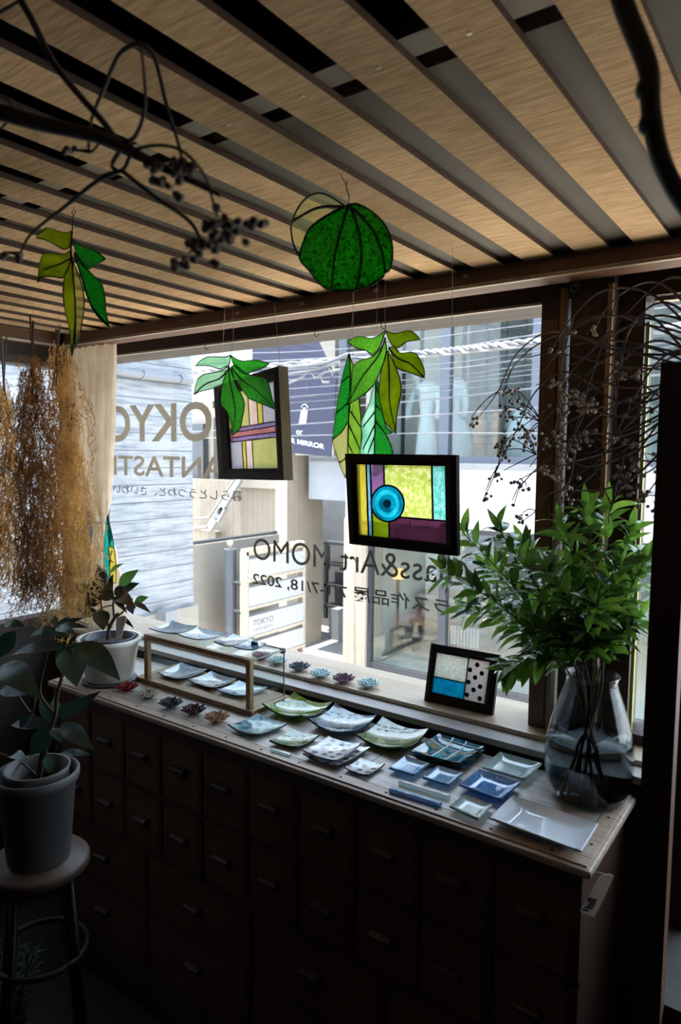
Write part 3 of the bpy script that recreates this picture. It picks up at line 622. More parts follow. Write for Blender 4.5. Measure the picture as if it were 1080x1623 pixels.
# ------------------------------------------------------------------ STAINED GLASS PIECES
CEIL = 2.1555
def smooth_poly(pts, n=3):
    """closed outline, rounded between its points"""
    k = len(pts); out = []
    for i in range(k):
        p0, p1, p2, p3 = [Vector((*pts[(i+j-1) % k], 0)) for j in range(4)]
        a1 = (p1-p0).normalized().dot((p2-p1).normalized()) if (p1-p0).length and (p2-p1).length else 1
        a2 = (p2-p1).normalized().dot((p3-p2).normalized()) if (p3-p2).length and (p2-p1).length else 1
        t1 = (p2-p0)*.5 if a1 > .25 else (p2-p1)*.6; t2 = (p3-p1)*.5 if a2 > .25 else (p2-p1)*.6
        L = (p2-p1).length
        if t1.length > L: t1 = t1*(L/t1.length)
        if t2.length > L: t2 = t2*(L/t2.length)
        for q in range(n):
            t = q/n; v = p1*(2*t**3-3*t*t+1)+t1*(t**3-2*t*t+t)+p2*(-2*t**3+3*t*t)+t2*(t**3-t*t); out.append((v.x, v.y))
    return out
def suncatcher(label, off, sc, ref, Y, panes, ribs, n=(0, -1, 0), wires=(), name='glass_leaf', cat='suncatcher', lead=.0017, top=None, group=None):
    """flat leaded glass: outlines given in a close-up of the photo (origin off, magnification sc), hung upright in a plane through ref at depth Y"""
    n = Vector(n).normalized(); F = lambda q: (off[0]+q[0]/sc, off[1]+q[1]/sc)
    p0 = atY(*ref, Y); P = lambda q, d=0: atP(*F(q), p0, n)+n*d
    t = thing(name, label, cat, tuple(P(top or panes[0][0][0])), group)
    for poly, mt in panes:
        po = smooth_poly(poly, 3); m = MB(); m.prism([P(q, .0016) for q in po], -n*.0032); m.build('glass_pane', mt, t)
    m = MB()
    for poly, mt in panes:
        po = smooth_poly(poly, 3); m.tube([P(q) for q in po]+[P(po[0])], lead, 5)
    for r in ribs:
        pts = curve_pts([(q[0], q[1], 0) for q in r], 4); m.tube([P((q.x, q.y)) for q in pts], lead*1.7, 5, lead*1.2)
    m.build('solder_lines', 'lead', t)
    for wv in wires:
        m = MB(); pts = [P(q) if len(q) == 2 else Vector(q) for q in wv['pts']]
        if 'up' in wv: a = pts[-1]; pts.append(Vector((a.x+wv.get('dx', 0), a.y+wv.get('dy', 0), wv['up'])))
        m.tube(pts, wv.get('r', .0006), 5); m.build('hanging_wire', wv.get('m', 'wire'), t)
    return t
# lobed leaf hanging in front of the plum barred frame
suncatcher('hanging five-lobed stained glass leaf overlapping the plum-barred black frame', (290, 530), 6, (370, 620), 1.58, [
 ([(455, 195), (400, 215), (250, 212), (180, 240), (118, 300), (250, 300), (330, 325), (345, 330), (400, 310), (440, 290)], 'g_pale'),
 ([(440, 300), (340, 352), (275, 368), (200, 380), (140, 430), (105, 575), (160, 545), (280, 515), (360, 490), (395, 420)], 'g_pale'),
 ([(440, 310), (385, 440), (370, 540), (365, 660), (420, 730), (460, 850), (467, 962), (540, 900), (570, 770), (585, 660), (550, 560), (500, 470), (455, 330)], 'g_ham'),
 ([(460, 310), (490, 410), (545, 490), (620, 600), (700, 640), (800, 680), (897, 720), (850, 620), (800, 430), (700, 400), (600, 370), (500, 290)], 'g_ham'),
 ([(458, 200), (500, 230), (570, 255), (700, 245), (822, 280), (760, 320), (680, 345), (590, 378), (520, 330), (475, 270)], 'g_ham')],
 [[(440, 310), (450, 450), (490, 640), (500, 760), (467, 960)], [(465, 315), (560, 430), (700, 530), (893, 715)], [(440, 330), (350, 420), (220, 470), (107, 570)]],
 wires=[dict(pts=[(455, 195), (475, 85)], r=.0008), dict(pts=[(475, 85), (480, 0)], up=CEIL, r=.0005, m='thread', dx=-.005)])
# lobed leaf upper right
suncatcher('hanging five-lobed green and olive stained glass leaf above the turquoise roundel frame', (500, 490), 3.957, (612, 590), 1.66, [
 ([(440, 135), (400, 165), (350, 185), (270, 172), (198, 205), (260, 245), (320, 262), (360, 290), (405, 240)], 'g_leaf'),
 ([(440, 200), (400, 260), (355, 300), (265, 330), (235, 370), (225, 500), (198, 604), (300, 540), (370, 470), (420, 360), (447, 260)], 'g_leaf'),
 ([(455, 260), (420, 370), (405, 450), (400, 540), (420, 640), (440, 710), (507, 782), (512, 660), (542, 500), (515, 390), (475, 300)], 'g_olive'),
 ([(462, 240), (490, 310), (515, 370), (600, 400), (687, 432), (680, 370), (640, 290), (600, 270), (530, 275), (500, 240)], 'g_olive'),
 ([(443, 138), (500, 155), (580, 135), (620, 150), (660, 190), (570, 205), (525, 240), (480, 225)], 'g_olive')],
 [[(440, 180), (400, 290), (300, 420), (200, 600)], [(458, 280), (465, 430), (470, 600), (507, 780)], [(462, 245), (520, 310), (600, 345), (685, 430)]],
 wires=[dict(pts=[(440, 138), (440, 85)], r=.0012, m='lead'), dict(pts=[(440, 85), (437, 0)], up=CEIL, r=.0005, m='thread')])
# two long drop leaves behind
suncatcher('long hanging stained glass leaf of green and straw panes left of the turquoise roundel frame', (500, 490), 3.957, (555, 650), 1.765, [
 ([(210, 280), (165, 450), (130, 650), (110, 820), (160, 775), (207, 700), (220, 560), (222, 400)], 'g_ham2'),
 ([(110, 824), (160, 780), (207, 708), (205, 905), (188, 1058), (150, 965)], 'g_pearl'),
 ([(213, 283), (250, 400), (275, 560), (290, 740), (283, 900), (250, 1000), (192, 1060), (206, 900), (212, 700), (222, 560), (224, 400)], 'g_spring')],
 [[(212, 280), (222, 420), (210, 700), (205, 905)], [(222, 640), (290, 745)], [(210, 720), (283, 880)], [(205, 840), (240, 905)], [(150, 965), (200, 930)], [(135, 650), (215, 580)], [(165, 460), (215, 420)]],
 wires=[dict(pts=[(210, 280), (212, 240), (208, 205), (215, 185)], r=.0009, m='lead'), dict(pts=[(212, 200), (240, 0)], r=.0005, m='thread'), dict(pts=[(240, 0)], up=CEIL, r=.0005, m='thread')])
suncatcher('long hanging stained glass leaf of celadon and green half hidden behind the roundel frame', (500, 490), 3.957, (595, 660), 1.735, [
 ([(380, 425), (350, 560), (318, 640), (290, 720), (296, 800), (283, 905), (320, 1000), (368, 1050), (372, 880), (376, 620)], 'g_pale2'),
 ([(384, 425), (400, 480), (420, 620), (445, 740), (490, 775), (445, 785), (487, 900), (440, 1000), (374, 1050), (374, 880), (380, 620)], 'g_ham2')],
 [[(380, 425), (378, 620), (372, 880), (370, 1048)], [(378, 640), (300, 740)], [(372, 730), (300, 880)], [(372, 800), (330, 905)], [(380, 480), (405, 540)], [(380, 600), (420, 640)], [(378, 700), (445, 785)]],
 wires=[dict(pts=[(380, 425)], up=CEIL, r=.0005, m='thread')])
# rounded green fruit shape
suncatcher('rounded forest green stained glass fruit shape with a clear crescent, hanging under the ceiling', (440, 270), 4.909, (550, 390), 1.05, [
 ([(555, 265), (520, 285), (430, 330), (330, 390), (260, 450), (210, 540), (170, 680), (240, 770), (300, 850), (370, 915), (418, 935), (450, 650), (500, 450), (550, 290)], 'g_forest'),
 ([(552, 290), (500, 450), (450, 650), (420, 935), (540, 935), (615, 925), (650, 750), (655, 600), (620, 420), (570, 290)], 'g_forest'),
 ([(572, 288), (622, 420), (657, 600), (652, 750), (618, 925), (700, 905), (780, 860), (838, 800), (815, 640), (750, 480), (650, 360)], 'g_forest'),
 ([(570, 265), (620, 262), (700, 300), (790, 370), (855, 460), (890, 560), (895, 680), (880, 760), (840, 800), (818, 640), (752, 478), (652, 358), (575, 285)], 'g_forest'),
 ([(520, 275), (440, 220), (370, 185), (310, 180), (250, 200), (190, 250), (140, 330), (115, 400), (200, 345), (300, 295), (400, 278), (500, 285)], 'g_clear'),
 ([(500, 288), (400, 284), (300, 299), (200, 349), (112, 406), (115, 530), (135, 600), (170, 670), (210, 540), (260, 450), (330, 390), (430, 330)], 'g_clear')],
 [[(552, 285), (500, 450), (450, 650), (420, 930)], [(568, 288), (620, 420), (655, 600), (650, 750), (616, 922)], [(575, 290), (650, 358), (752, 478), (818, 640), (840, 798)], [(500, 286), (400, 281), (300, 297), (200, 347), (114, 403)],
  [(520, 285), (430, 330), (330, 390), (260, 450), (210, 540), (170, 675)]],
 wires=[dict(pts=[(555, 265), (558, 200), (540, 150), (535, 110), (548, 65)], r=.0012), dict(pts=[(535, 110), (490, 30)], r=.0007), dict(pts=[(535, 110)], up=CEIL, r=.0004, m='thread', dx=.0)],
 name='glass_fruit', lead=.0019, n=(.25, -1, 0))
# lobed leaf at the far left
suncatcher('hanging lime and deep green stained glass leaf over the curtain', (0, 330), 3.6, (112, 440), .87, [
 ([(410, 130), (375, 140), (330, 130), (265, 112), (240, 135), (205, 170), (260, 180), (320, 210), (365, 235), (408, 210)], 'g_lime'),
 ([(402, 240), (360, 265), (300, 255), (250, 265), (230, 300), (215, 425), (240, 395), (300, 390), (365, 395), (402, 310)], 'g_lime'),
 ([(411, 300), (375, 370), (360, 460), (365, 540), (385, 640), (400, 700), (410, 845), (430, 700), (430, 560), (416, 400)], 'g_lime'),
 ([(415, 300), (440, 360), (470, 450), (482, 540), (470, 640), (450, 740), (428, 795), (434, 690), (432, 560), (420, 400)], 'g_pearl'),
 ([(425, 250), (455, 350), (480, 450), (520, 560), (560, 620), (627, 683), (605, 600), (600, 520), (580, 430), (540, 390), (500, 350), (450, 280)], 'g_deep'),
 ([(420, 180), (470, 220), (540, 240), (605, 290), (545, 325), (510, 345), (480, 340), (440, 270)], 'g_deep')],
 [[(400, 290), (330, 325), (260, 350), (217, 420)], [(410, 300), (420, 420), (432, 600), (412, 840)], [(425, 260), (470, 400), (520, 550), (625, 680)], [(412, 130), (405, 220), (412, 300)]],
 wires=[dict(pts=[(412, 135), (418, 45), (410, 25), (420, 5), (432, 20), (420, 45)], r=.001, m='lead'), dict(pts=[(420, 5)], up=CEIL, r=.0004, m='thread')], lead=.0013, n=(.7, -1, 0))
# teal pennant near the curtain
suncatcher('slim pointed teal and yellow stained glass pennant hanging above the small potted rubber plant', (0, 650), 3.6, (172, 860), 1.765, [
 ([(612, 600), (597, 740), (592, 880), (600, 985), (630, 990), (625, 880), (622, 780), (640, 720)], 'g_teal'),
 ([(614, 600), (642, 720), (652, 790), (624, 770)], 'g_teal'),
 ([(624, 775), (652, 795), (662, 900), (662, 985), (632, 990), (627, 880)], 'g_yellow')],
 [[(640, 800), (630, 850), (650, 870)], [(630, 850), (628, 900)]],
 wires=[dict(pts=[(612, 600), (613, 515)], r=.0009, m='lead'), dict(pts=[(613, 515)], up=2.10, r=.0004, m='thread')], name='glass_pennant')

# ------------------------------------------------------------------ FRAMED GLASS PANELS
def framed(label, outer, inner, p0, n, depth, cells, cames, cord=(), extra=None, stand=False, side=None):
    """outer/inner: photo corners TL TR BR BL of the moulding; cells: (polygon in inner 0..1 coordinates, material)"""
    n = Vector(n).normalized(); P = lambda q: atP(q[0], q[1], p0, n)
    O = [P(q) for q in outer]; I = [P(q) for q in inner]
    t = thing('framed_glass_panel', label, 'framed glass', tuple((O[2]+O[3])/2))
    m = MB()
    for i in range(4):
        j = (i+1) % 4
        a = [O[i], O[j], I[j], I[i]]; mid = [O[i]*.45+I[i]*.55, O[j]*.45+I[j]*.55]
        m.cur = 0
        m.add([O[i]+n*.000, O[j]+n*.000, mid[1]+n*.004, mid[0]+n*.004, I[j]-n*.002, I[i]-n*.002], [(0, 1, 2, 3), (3, 2, 4, 5)])
        b = [q-n*depth for q in a]
        m.add([a[2]-n*.002, a[3]-n*.002, b[2], b[3]], [(0, 1, 3, 2)]); m.add(b, [(0, 1, 2, 3)])
        m.cur = 1 if (side and i == 1) else 0
        m.add([a[0], a[1], b[1], b[0]], [(0, 1, 2, 3)])
    m.build('moulding', ['black', side or 'black'], t)
    def Q(u, v, d=0):
        p = I[0]*(1-u)*(1-v)+I[1]*u*(1-v)+I[2]*u*v+I[3]*(1-u)*v; return p-n*(depth*.45-d)
    for poly, mt in cells:
        m = MB(); m.prism([Q(u, v, .0015) for u, v in poly], -n*.003); m.build('glass_pane', mt, t)
    m = MB()
    for c, r in cames: m.tube([Q(u, v, .0012) for u, v in c], r, 6)
    m.build('solder_lines', 'lead', t)
    if extra: extra(t, Q, n)
    for a, bp in cord:
        m = MB(); m.tube([P(a)-n*depth*.5, Vector(bp)], .0006, 5); m.build('hanging_cord', 'thread', t)
    return t
def rect(u0, u1, v0, v1): return [(u0, v0), (u1, v0), (u1, v1), (u0, v1)]
pF1 = atY(395, 680, 1.69); nF1 = (-.39, -.92, 0)
framed('tall black framed stained glass with plum crossbars, hung behind the lobed green leaf', [(338.5, 612.6), (441.5, 580), (450, 761.5), (347, 759)], [(355, 627), (432.5, 603), (439, 742), (363, 743)], pF1, nF1, .032,
 [(rect(0, .45, 0, .46), 'g_sand'), (rect(.45, .62, 0, .46), 'g_blush'), (rect(.62, .72, 0, .46), 'g_yellow'), (rect(.72, 1, 0, .46), 'g_grain'),
  (rect(0, 1, .46, .51), 'g_lilac'), (rect(0, 1, .515, .58), 'g_rose'), (rect(0, 1, .585, .64), 'g_lilac'),
  (rect(0, .26, .64, 1), 'g_grain'), (rect(.26, .34, .64, 1), 'g_yellow'), (rect(.34, .48, .64, 1), 'g_blush'), (rect(.48, 1, .64, 1), 'g_sand')],
 [([(0, v), (1, v)], .0022) for v in (.46, .513, .583, .64)]+[([(u, 0), (u, .46)], .002) for u in (.45, .62, .72)]+[([(u, .64), (u, 1)], .0022) for u in (.26, .34, .48)],
 cord=[((344, 612), atY(357, 480, 1.75)), ((437, 583), atY(435, 478, 1.64))], side='frameside')
pF2 = atY(636, 800, 1.56)
R_ = .36
def roundel(t, Q, n):
    c = Q(.345, .53, .001); ex = (Q(1, .53)-Q(0, .53)).normalized(); ez = n.cross(ex).normalized()*-1
    rad = (Q(.345, .53)-Q(.155, .53)).length
    def ring(r0, r1, d0, d1, mt, nm, k=44):
        m = MB(); vs = []
        for r, d in ((r0, d0), (r1, d1)):
            for i in range(k): a = 2*math.pi*i/k; vs.append(c+ex*(math.cos(a)*r)+ez*(math.sin(a)*r*1.0)+n*d)
        vs += [v-n*.003 for v in vs]
        m.add(vs, [(i, (i+1) % k, k+(i+1) % k, k+i) for i in range(k)]+[(2*k+i, 2*k+(i+1) % k, 3*k+(i+1) % k, 3*k+i) for i in range(k)])
        return m.build(nm, mt, rd, smooth=True)
    m = MB(); pts = [c+ex*(math.cos(a*.1309)*rad)+ez*(math.sin(a*.1309)*rad) for a in range(49)]; m.tube(pts, .0026, 6)
    rd = m.build('roundel', 'lead', t, smooth=True)
    ring(.0001, rad*.24, .006, .004, 'g_navy', 'roundel_centre'); ring(rad*.22, rad*.5, .004, .002, 'g_aqua', 'roundel_ring'); ring(rad*.48, rad*.78, .002, .0035, 'g_aqua2', 'roundel_ring'); ring(rad*.76, rad*.99, .0035, .001, 'g_aqua', 'roundel_ring')
def arc(cx, cy_, r, a0, a1, k=14, asp=1.0): return [(cx+r*math.cos(math.radians(a0+(a1-a0)*i/k)), cy_+r*1.22*math.sin(math.radians(a0+(a1-a0)*i/k))) for i in range(k+1)]
ru, rv, rr_ = .345, .53, .197
A_ = lambda a: (ru+rr_*math.cos(math.radians(a)), rv+rr_*1.235*math.sin(math.radians(a)))
mauve = [(.165, 0), (.315, 0), (.315, A_(-99)[1])]+[A_(a) for a in range(-99, -160, -10)]+[(.165, .43)]
sunp = [(.315, 0), (.845, 0), (.845, .70), (A_(45)[0], .70)]+[A_(a) for a in range(43, -99, -10)]+[(.315, A_(-99)[1])]
plum = [(.355, 1), (1, 1), (1, .71), (A_(46)[0], .71)]+[A_(a) for a in range(46, 88, 8)]+[(.355, A_(87)[1])]
lowy = [(.165, 1), (.355, 1), (.355, A_(87)[1])]+[A_(a) for a in range(90, 157, 9)]+[(.165, .64)]
framed('black framed stained glass with a turquoise roundel, hanging before the window', [(547, 719), (723.6, 721), (725, 881.7), (554, 862)], [(564, 736), (704.7, 739), (707, 862.7), (568, 847.6)], pF2, (0.10, -1, 0), .022,
 [(rect(0, .1, 0, 1), 'g_yellow'), (rect(.115, .15, 0, 1), 'g_blue'), (mauve, 'g_mauve'), (sunp, 'g_sun'), (rect(.86, 1, 0, .69), 'g_mint'), (plum, 'g_plum'), (lowy, 'g_lime')],
 [([(.108, 0), (.108, 1)], .0026), ([(.157, 0), (.157, 1)], .0026), ([(.315, 0), (.315, A_(-99)[1])], .0024), ([(.852, 0), (.852, .7)], .0028), ([(A_(46)[0], .705), (1, .705)], .0028), ([(.355, A_(87)[1]), (.355, 1)], .0024)],
 cord=[((556, 720), (atY(560, 719, 1.57).x, 1.56, CEIL)), ((714, 721), (atY(710, 721, 1.55).x, 1.55, CEIL))], extra=roundel)
bl = atZ(672.5, 1110, .858); brr = atZ(780.7, 1134, .858); u_ = (brr-bl).normalized(); nb = Vector((u_.y, -u_.x, 0)).normalized()
tilt = math.radians(14); nF3 = (nb*math.cos(tilt)+Vector((0, 0, 1))*math.sin(tilt)).normalized()
def dots(t, Q, n):
    m = MB(); ex = (Q(1, .5)-Q(0, .5)).normalized(); ez = n.cross(ex)
    for u, v in [(.78, .12), (.66, .27), (.88, .30), (.77, .43), (.66, .57), (.88, .62), (.77, .73), (.66, .88), (.90, .90)]:
        c = Q(u, v, .002); m.add([c+ex*(math.cos(a*.5236)*.0076)+ez*(math.sin(a*.5236)*.0076) for a in range(12)]+[c+n*.0015], [(i, (i+1) % 12, 12) for i in range(12)])
    m.build('glass_dot', plain('black glass', (.02, .016, .016), .12), t)
M['g_cream'] = art_glass('cream opal glass', (.70, .66, .64), (.80, .76, .74), 'smooth', 20, .15, .5)
framed('small dark framed panel with silver, turquoise and dotted glass, leaning on the sill', [(683.6, 1019.4), (792, 1038), (780.7, 1134), (672.5, 1110)], [(692, 1034.5), (776, 1049.5), (767.5, 1116), (684, 1096.5)], bl, nF3, .016,
 [(rect(0, .60, 0, .60), 'g_silver'), (rect(0, .60, .62, 1), 'g_cyan'), (rect(.62, 1, 0, 1), 'g_cream')],
 [([(.61, 0), (.61, 1)], .0022), ([(0, .61), (.61, .61)], .0022)], extra=dots)
# small hooks on the window head
for px, py, lb in ((325, 545, 'small screw hook on the window head left of the tall black frame'), (499, 520, 'small screw hook on the window head between the two hung frames'), (605, 497, 'small screw hook on the window head above the olive glass leaf')):
    p = atY(px, py, 1.955); z0 = 2.0835
    m = MB(); m.tube([Vector((p.x, 1.955, z0)), Vector((p.x, 1.955, z0-.02))]+[Vector((p.x+.009-.009*math.cos(a), 1.955, z0-.02-.009*math.sin(a))) for a in [i*.4 for i in range(9)]], .0014, 6)
    tag(m.build('screw_hook', 'lead'), lb, 'hook', 'screw hooks')
p = atY(915, 447, 1.90)
m = MB(); m.tube([p+Vector((math.cos(a*.4)*.010, -.004, math.sin(a*.4)*.010)) for a in range(17)], .002, 6); m.tube([p+Vector((math.cos(a*.4)*.011-.002, -.009, -.018+math.sin(a*.4)*.009)) for a in range(17)], .002, 6); m.box(p.x-.004, p.x+.004, p.y-.006, p.y, p.z-.012, p.z+.004)
tag(m.build('ring_hook', plain('brass', (.35, .27, .15), .35, .8)), 'small metal double ring fixed at the head of the dark window post', 'hook')
for i, (px, py) in enumerate(((740, 438), (597, 461), (480, 481), (378, 497), (292, 508))):
    p = atY(px, py, 1.80); m = MB()
    for dx in (-.004, .004): m.lathe([(.0001, 0), (.003, .0008), (.003, .003), (.0008, .004)], (p.x+dx, 1.792, p.z), 8)
    m.box(p.x-.007, p.x+.007, 1.7955, 1.80, p.z-.004, p.z+.006)
    tag(m.build('cord_clip', 'alu'), 'tiny metal cord clip screwed to the dark ceiling beam', 'clip', 'cord clips along the beam')

# ------------------------------------------------------------------ CURTAIN
ctr = thing('curtain', 'undyed linen curtain gathered and tied at the left of the window', 'curtain', tuple(atY(150, 548, 1.86)))
rws = []
keys = [(541, 108, 181), (600, 110, 181), (680, 113, 180), (740, 122, 176), (790, 138, 172), (822, 149, 168), (840, 150, 170), (880, 148, 180), (940, 146, 190), (1020, 144, 195)]
for i in range(len(keys)-1):
    for q in range(5):
        t = q/5; a, b_ = keys[i], keys[i+1]; y = a[0]+(b_[0]-a[0])*t; s = t*t*(3-2*t); xl = a[1]+(b_[1]-a[1])*s; xr = a[2]+(b_[2]-a[2])*s
        L = atY(xl, y, 1.87); R = atY(xr, y, 1.87); row = []
        for k in range(61):
            f = k/60; p = L.lerp(R, f); am = .028*min(1, (R-L).length/.2)
            p.y += am*math.sin(f*2*math.pi*6.5+.4*math.sin(i*.7))+.006*math.sin(f*31+i*.3); row.append(p)
        rws.append(row)
m = MB(); m.grid(rws); m.build('cloth', 'curtain', ctr, smooth=True)
c = atY(159, 826, 1.87); m = MB(); m.tube([c+Vector((math.cos(a*.4)*.034, math.sin(a*.4)*.03, .006*math.sin(a*.8))) for a in range(17)], .006, 8); m.build('tieback', 'curtain', ctr, smooth=True)

# ------------------------------------------------------------------ SMALL RUBBER PLANT IN POT
def leafset(m, L, off, sc, C, nrm=None, wk=1.2):
    """leaves from close-up coordinates: (base, tip, width px, depth of base, depth of tip) around depth C"""
    for (bx, by, tx, ty, wd, d0, d1, dr) in L:
        b_ = atY(off[0]+bx/sc, off[1]+by/sc, C+d0); t = atY(off[0]+tx/sc, off[1]+ty/sc, C+d1)
        wm = wd/sc/FPX*(b_-EYE).dot(_fw)*wk
        v = (EYE-(b_+t)/2).normalized(); m.leaf(b_, t, wm, v+Vector((random.uniform(-.5, .5), 0, random.uniform(.1, .7))), dr, 8, .10)
pc = atZ(174, 1073, TOPZ+.012); PR = .1
sau = MB(); sau.lathe([(.085, .0005), (.098, .003), (.099, .009), (.093, .0095), (.0001, .0085)], (pc.x, pc.y, TOPZ), 40)
tag(sau.build('saucer', 'slate', smooth=False), 'round dark slate saucer under the small potted rubber plant', 'saucer')
z0 = TOPZ+.0098; ztop = atY(174, 1010, pc.y).z; HH = ztop-z0
kpx = (pc-EYE).dot(_fw)/FPX; r0, r1 = 36*kpx, 49*kpx
pot = MB(); pot.lathe([(r0*.96, 0), (r0, .004), (r1*.93, HH*.86), (r1*1.0, HH*.9), (r1*1.01, HH), (r1*.90, HH*1.0), (r1*.86, HH*.9), (r0*.9, .02), (.0001, .018)], (pc.x, pc.y, z0), 48)
po = thing('plant_pot', 'pale ceramic pot on the slate saucer at the left end of the chest top', 'plant pot', (pc.x, pc.y, z0))
pot.build('vessel', 'potw', po, smooth=True)
fp = thing('potted_rubber_plant', 'small dark-leaved rubber plant in the pale pot on the chest', 'plant', (pc.x, pc.y, z0+.03))
m = MB(); m.lathe([(r1*.62, .025), (r1*.80, HH*.985), (r1*.82, HH*1.02), (r1*.74, HH*1.02), (r1*.7, HH*.86), (.0001, HH*.86)], (pc.x, pc.y, z0), 40); m.build('liner_pot', 'liner', fp, smooth=True)
m = MB(); m.lathe([(r1*.70, HH*.80), (r1*.69, HH*.875), (.0001, HH*.89)], (pc.x, pc.y, z0), 30); m.build('soil', 'soil', fp)
C = pc.y; PF = lambda a, c, d=0: atY(100+a/5.4, 800+c/5.4, C+d)
m = MB()
m.tube(curve_pts([PF(385, 1150), PF(395, 1060), PF(440, 970), PF(470, 930)], 5), .008, 8, .005)
m.tube(curve_pts([PF(400, 1060), PF(360, 960), PF(330, 880), PF(320, 760)], 5), .006, 7, .003)
m.tube(curve_pts([PF(440, 970), PF(430, 880), PF(430, 780), PF(400, 640)], 5), .005, 7, .003)
m.tube(curve_pts([PF(440, 970), PF(510, 920), PF(560, 850), PF(600, 800)], 5), .004, 7, .002)
m.tube(curve_pts([PF(430, 860), PF(370, 870), PF(280, 910)], 5), .003, 6, .002)
m.build('stem', 'bark', fp, smooth=True)
m = MB()
leafset(m, [(340, 690, 290, 505, 105, 0, -.03, .08), (450, 745, 655, 670, 85, .02, .05, .05), (400, 775, 430, 590, 70, .02, 0, .05), (290, 770, 95, 690, 90, -.03, -.05, .08), (330, 760, 190, 870, 140, -.04, -.08, .05),
 (320, 900, 345, 1075, 125, -.06, -.09, .03), (285, 905, 160, 950, 80, -.02, -.05, .08), (450, 780, 625, 890, 110, -.03, -.07, .10), (600, 840, 755, 930, 48, .02, .02, .10), (440, 800, 295, 755, 95, -.05, -.07, .06),
 (490, 960, 610, 1060, 38, .02, .02, .10), (430, 800, 550, 930, 55, -.06, -.09, .08), (350, 790, 225, 640, 95, .02, .0, .05), (400, 760, 300, 640, 90, .05, .04, .05), (440, 770, 560, 690, 80, .06, .09, .05), (340, 800, 240, 760, 100, .05, .03, .05), (560, 860, 600, 940, 60, .0, -.02, .05), (250, 640, 165, 590, 20, .05, .06, .1)], (100, 800), 5.4, C)
m.build('foliage', 'ficus', fp, smooth=True)
m = MB(); leafset(m, [(480, 690, 648, 555, 92, .0, .03, .04), (612, 835, 732, 788, 64, .02, .05, .04), (400, 585, 520, 500, 44, .03, .06, .08)], (100, 800), 5.4, C); m.build('young_leaves', 'ficus2', fp, smooth=True)
m = MB(); q = [PF(450, 1145, -.03), PF(495, 1145, -.03), PF(545, 960, -.02), PF(520, 950, -.02), PF(455, 965, -.02)]; m.prism(q, (0, .0015, 0))
mk = tag(m.build('plant_marker', 'white'), 'white plastic plant marker stuck in the small rubber plant pot', 'plant marker')

# ------------------------------------------------------------------ STOOL AND BIG POTTED PLANT (left foreground)
SY = .95; sc_ = atY(62, 1352, SY); sz = atY(62, 1358, SY).z; st_c = Vector((sc_.x, SY, sz))
kp = (st_c-EYE).dot(_fw)/FPX; SR = 76*kp
st = thing('stool', 'round wooden seat stool with black steel legs in the left foreground', 'stool', (st_c.x, st_c.y, FZ))
m = MB(); m.lathe([(SR*.93, -.032), (SR, -.024), (SR, -.008), (SR*.95, 0), (.0001, 0)], st_c, 48); m.build('seat', 'seat', st, smooth=True)
hleg = sz-.033
for i in range(4):
    a = math.radians(20+90*i); d = Vector((math.cos(a), math.sin(a), 0))
    m = MB(); m.tube([st_c+d*SR*.72-Vector((0, 0, .033)), Vector((st_c.x, st_c.y, FZ+.012))+d*SR*1.25], .010, 8); m.lathe([(.013, .0005), (.013, .012), (.010, .02)], Vector((st_c.x, st_c.y, FZ))+d*SR*1.25, 10)
    m.build('leg', 'steel', st, smooth=True)
zr = atY(62, 1500, SY).z; rr = SR*(.72+.53*(hleg-zr+0)/(hleg-FZ))+.006
m = MB(); m.tube([Vector((st_c.x+math.cos(i*.1309)*rr, st_c.y+math.sin(i*.1309)*rr, zr)) for i in range(49)], .008, 8); m.build('foot_ring', 'steel', st, smooth=True)
m = MB(); m.lathe([(SR*.75, -.05), (SR*.78, -.05), (SR*.78, -.033), (SR*.75, -.033), (SR*.75, -.05)], st_c, 40); m.build('apron', 'steel', st, smooth=True)
hP = atY(62, 1222, SY).z-sz; rT, rB = 62*kp*1.0, 47*kp
pp = thing('plant_pot', 'grey white tapered plastic pot standing on the stool', 'plant pot', tuple(st_c))
m = MB(); m.lathe([(rB*.96, .0006), (rB, .005), (rT*.92, hP*.87), (rT*.99, hP*.88), (rT*1.02, hP*.93), (rT*1.02, hP*.985), (rT*.98, hP), (rT*.92, hP*.985), (rT*.88, hP*.8), (rB*.92, .02), (.0001, .015)], st_c, 56); m.build('vessel', 'potg', pp, smooth=True)
bp_ = thing('potted_umbrella_plant', 'big leafy waxy green plant in the grey pot on the stool', 'plant', (st_c.x, st_c.y, sz+.03))
m = MB(); m.lathe([(rB*.82, .025), (rT*.77, hP*1.0), (rT*.80, hP*1.04), (rT*.74, hP*1.04), (rT*.70, hP*.8), (.0001, hP*.8)], st_c, 48); m.build('liner_pot', 'potg', bp_, smooth=True)
m = MB(); m.lathe([(rT*.66, hP*.72), (rT*.69, hP*.82), (.0001, hP*.84)], st_c, 30); m.build('soil', 'soil', bp_)
PS = lambda a, c, d=0: atY(a/3.773, 950+c/3.773, SY+d)
m = MB()
for pts, r in (([(235, 1085), (245, 950), (305, 770), (330, 690), (345, 560), (370, 460), (400, 290)], .0065), ([(230, 1085), (270, 930), (310, 760)], .005), ([(330, 690), (240, 560), (270, 380), (320, 170)], .004),
               ([(300, 790), (180, 680), (80, 530), (10, 420)], .0045), ([(215, 1050), (120, 970), (0, 920)], .003), ([(190, 690), (210, 590), (180, 470)], .003), ([(400, 290), (440, 280), (480, 262)], .003), ([(400, 290), (430, 300), (425, 330)], .003)):
    m.tube(curve_pts([PS(*q) for q in pts], 5), r, 7, r*.6)
m.build('stem', 'bark', bp_, smooth=True)
m = MB()
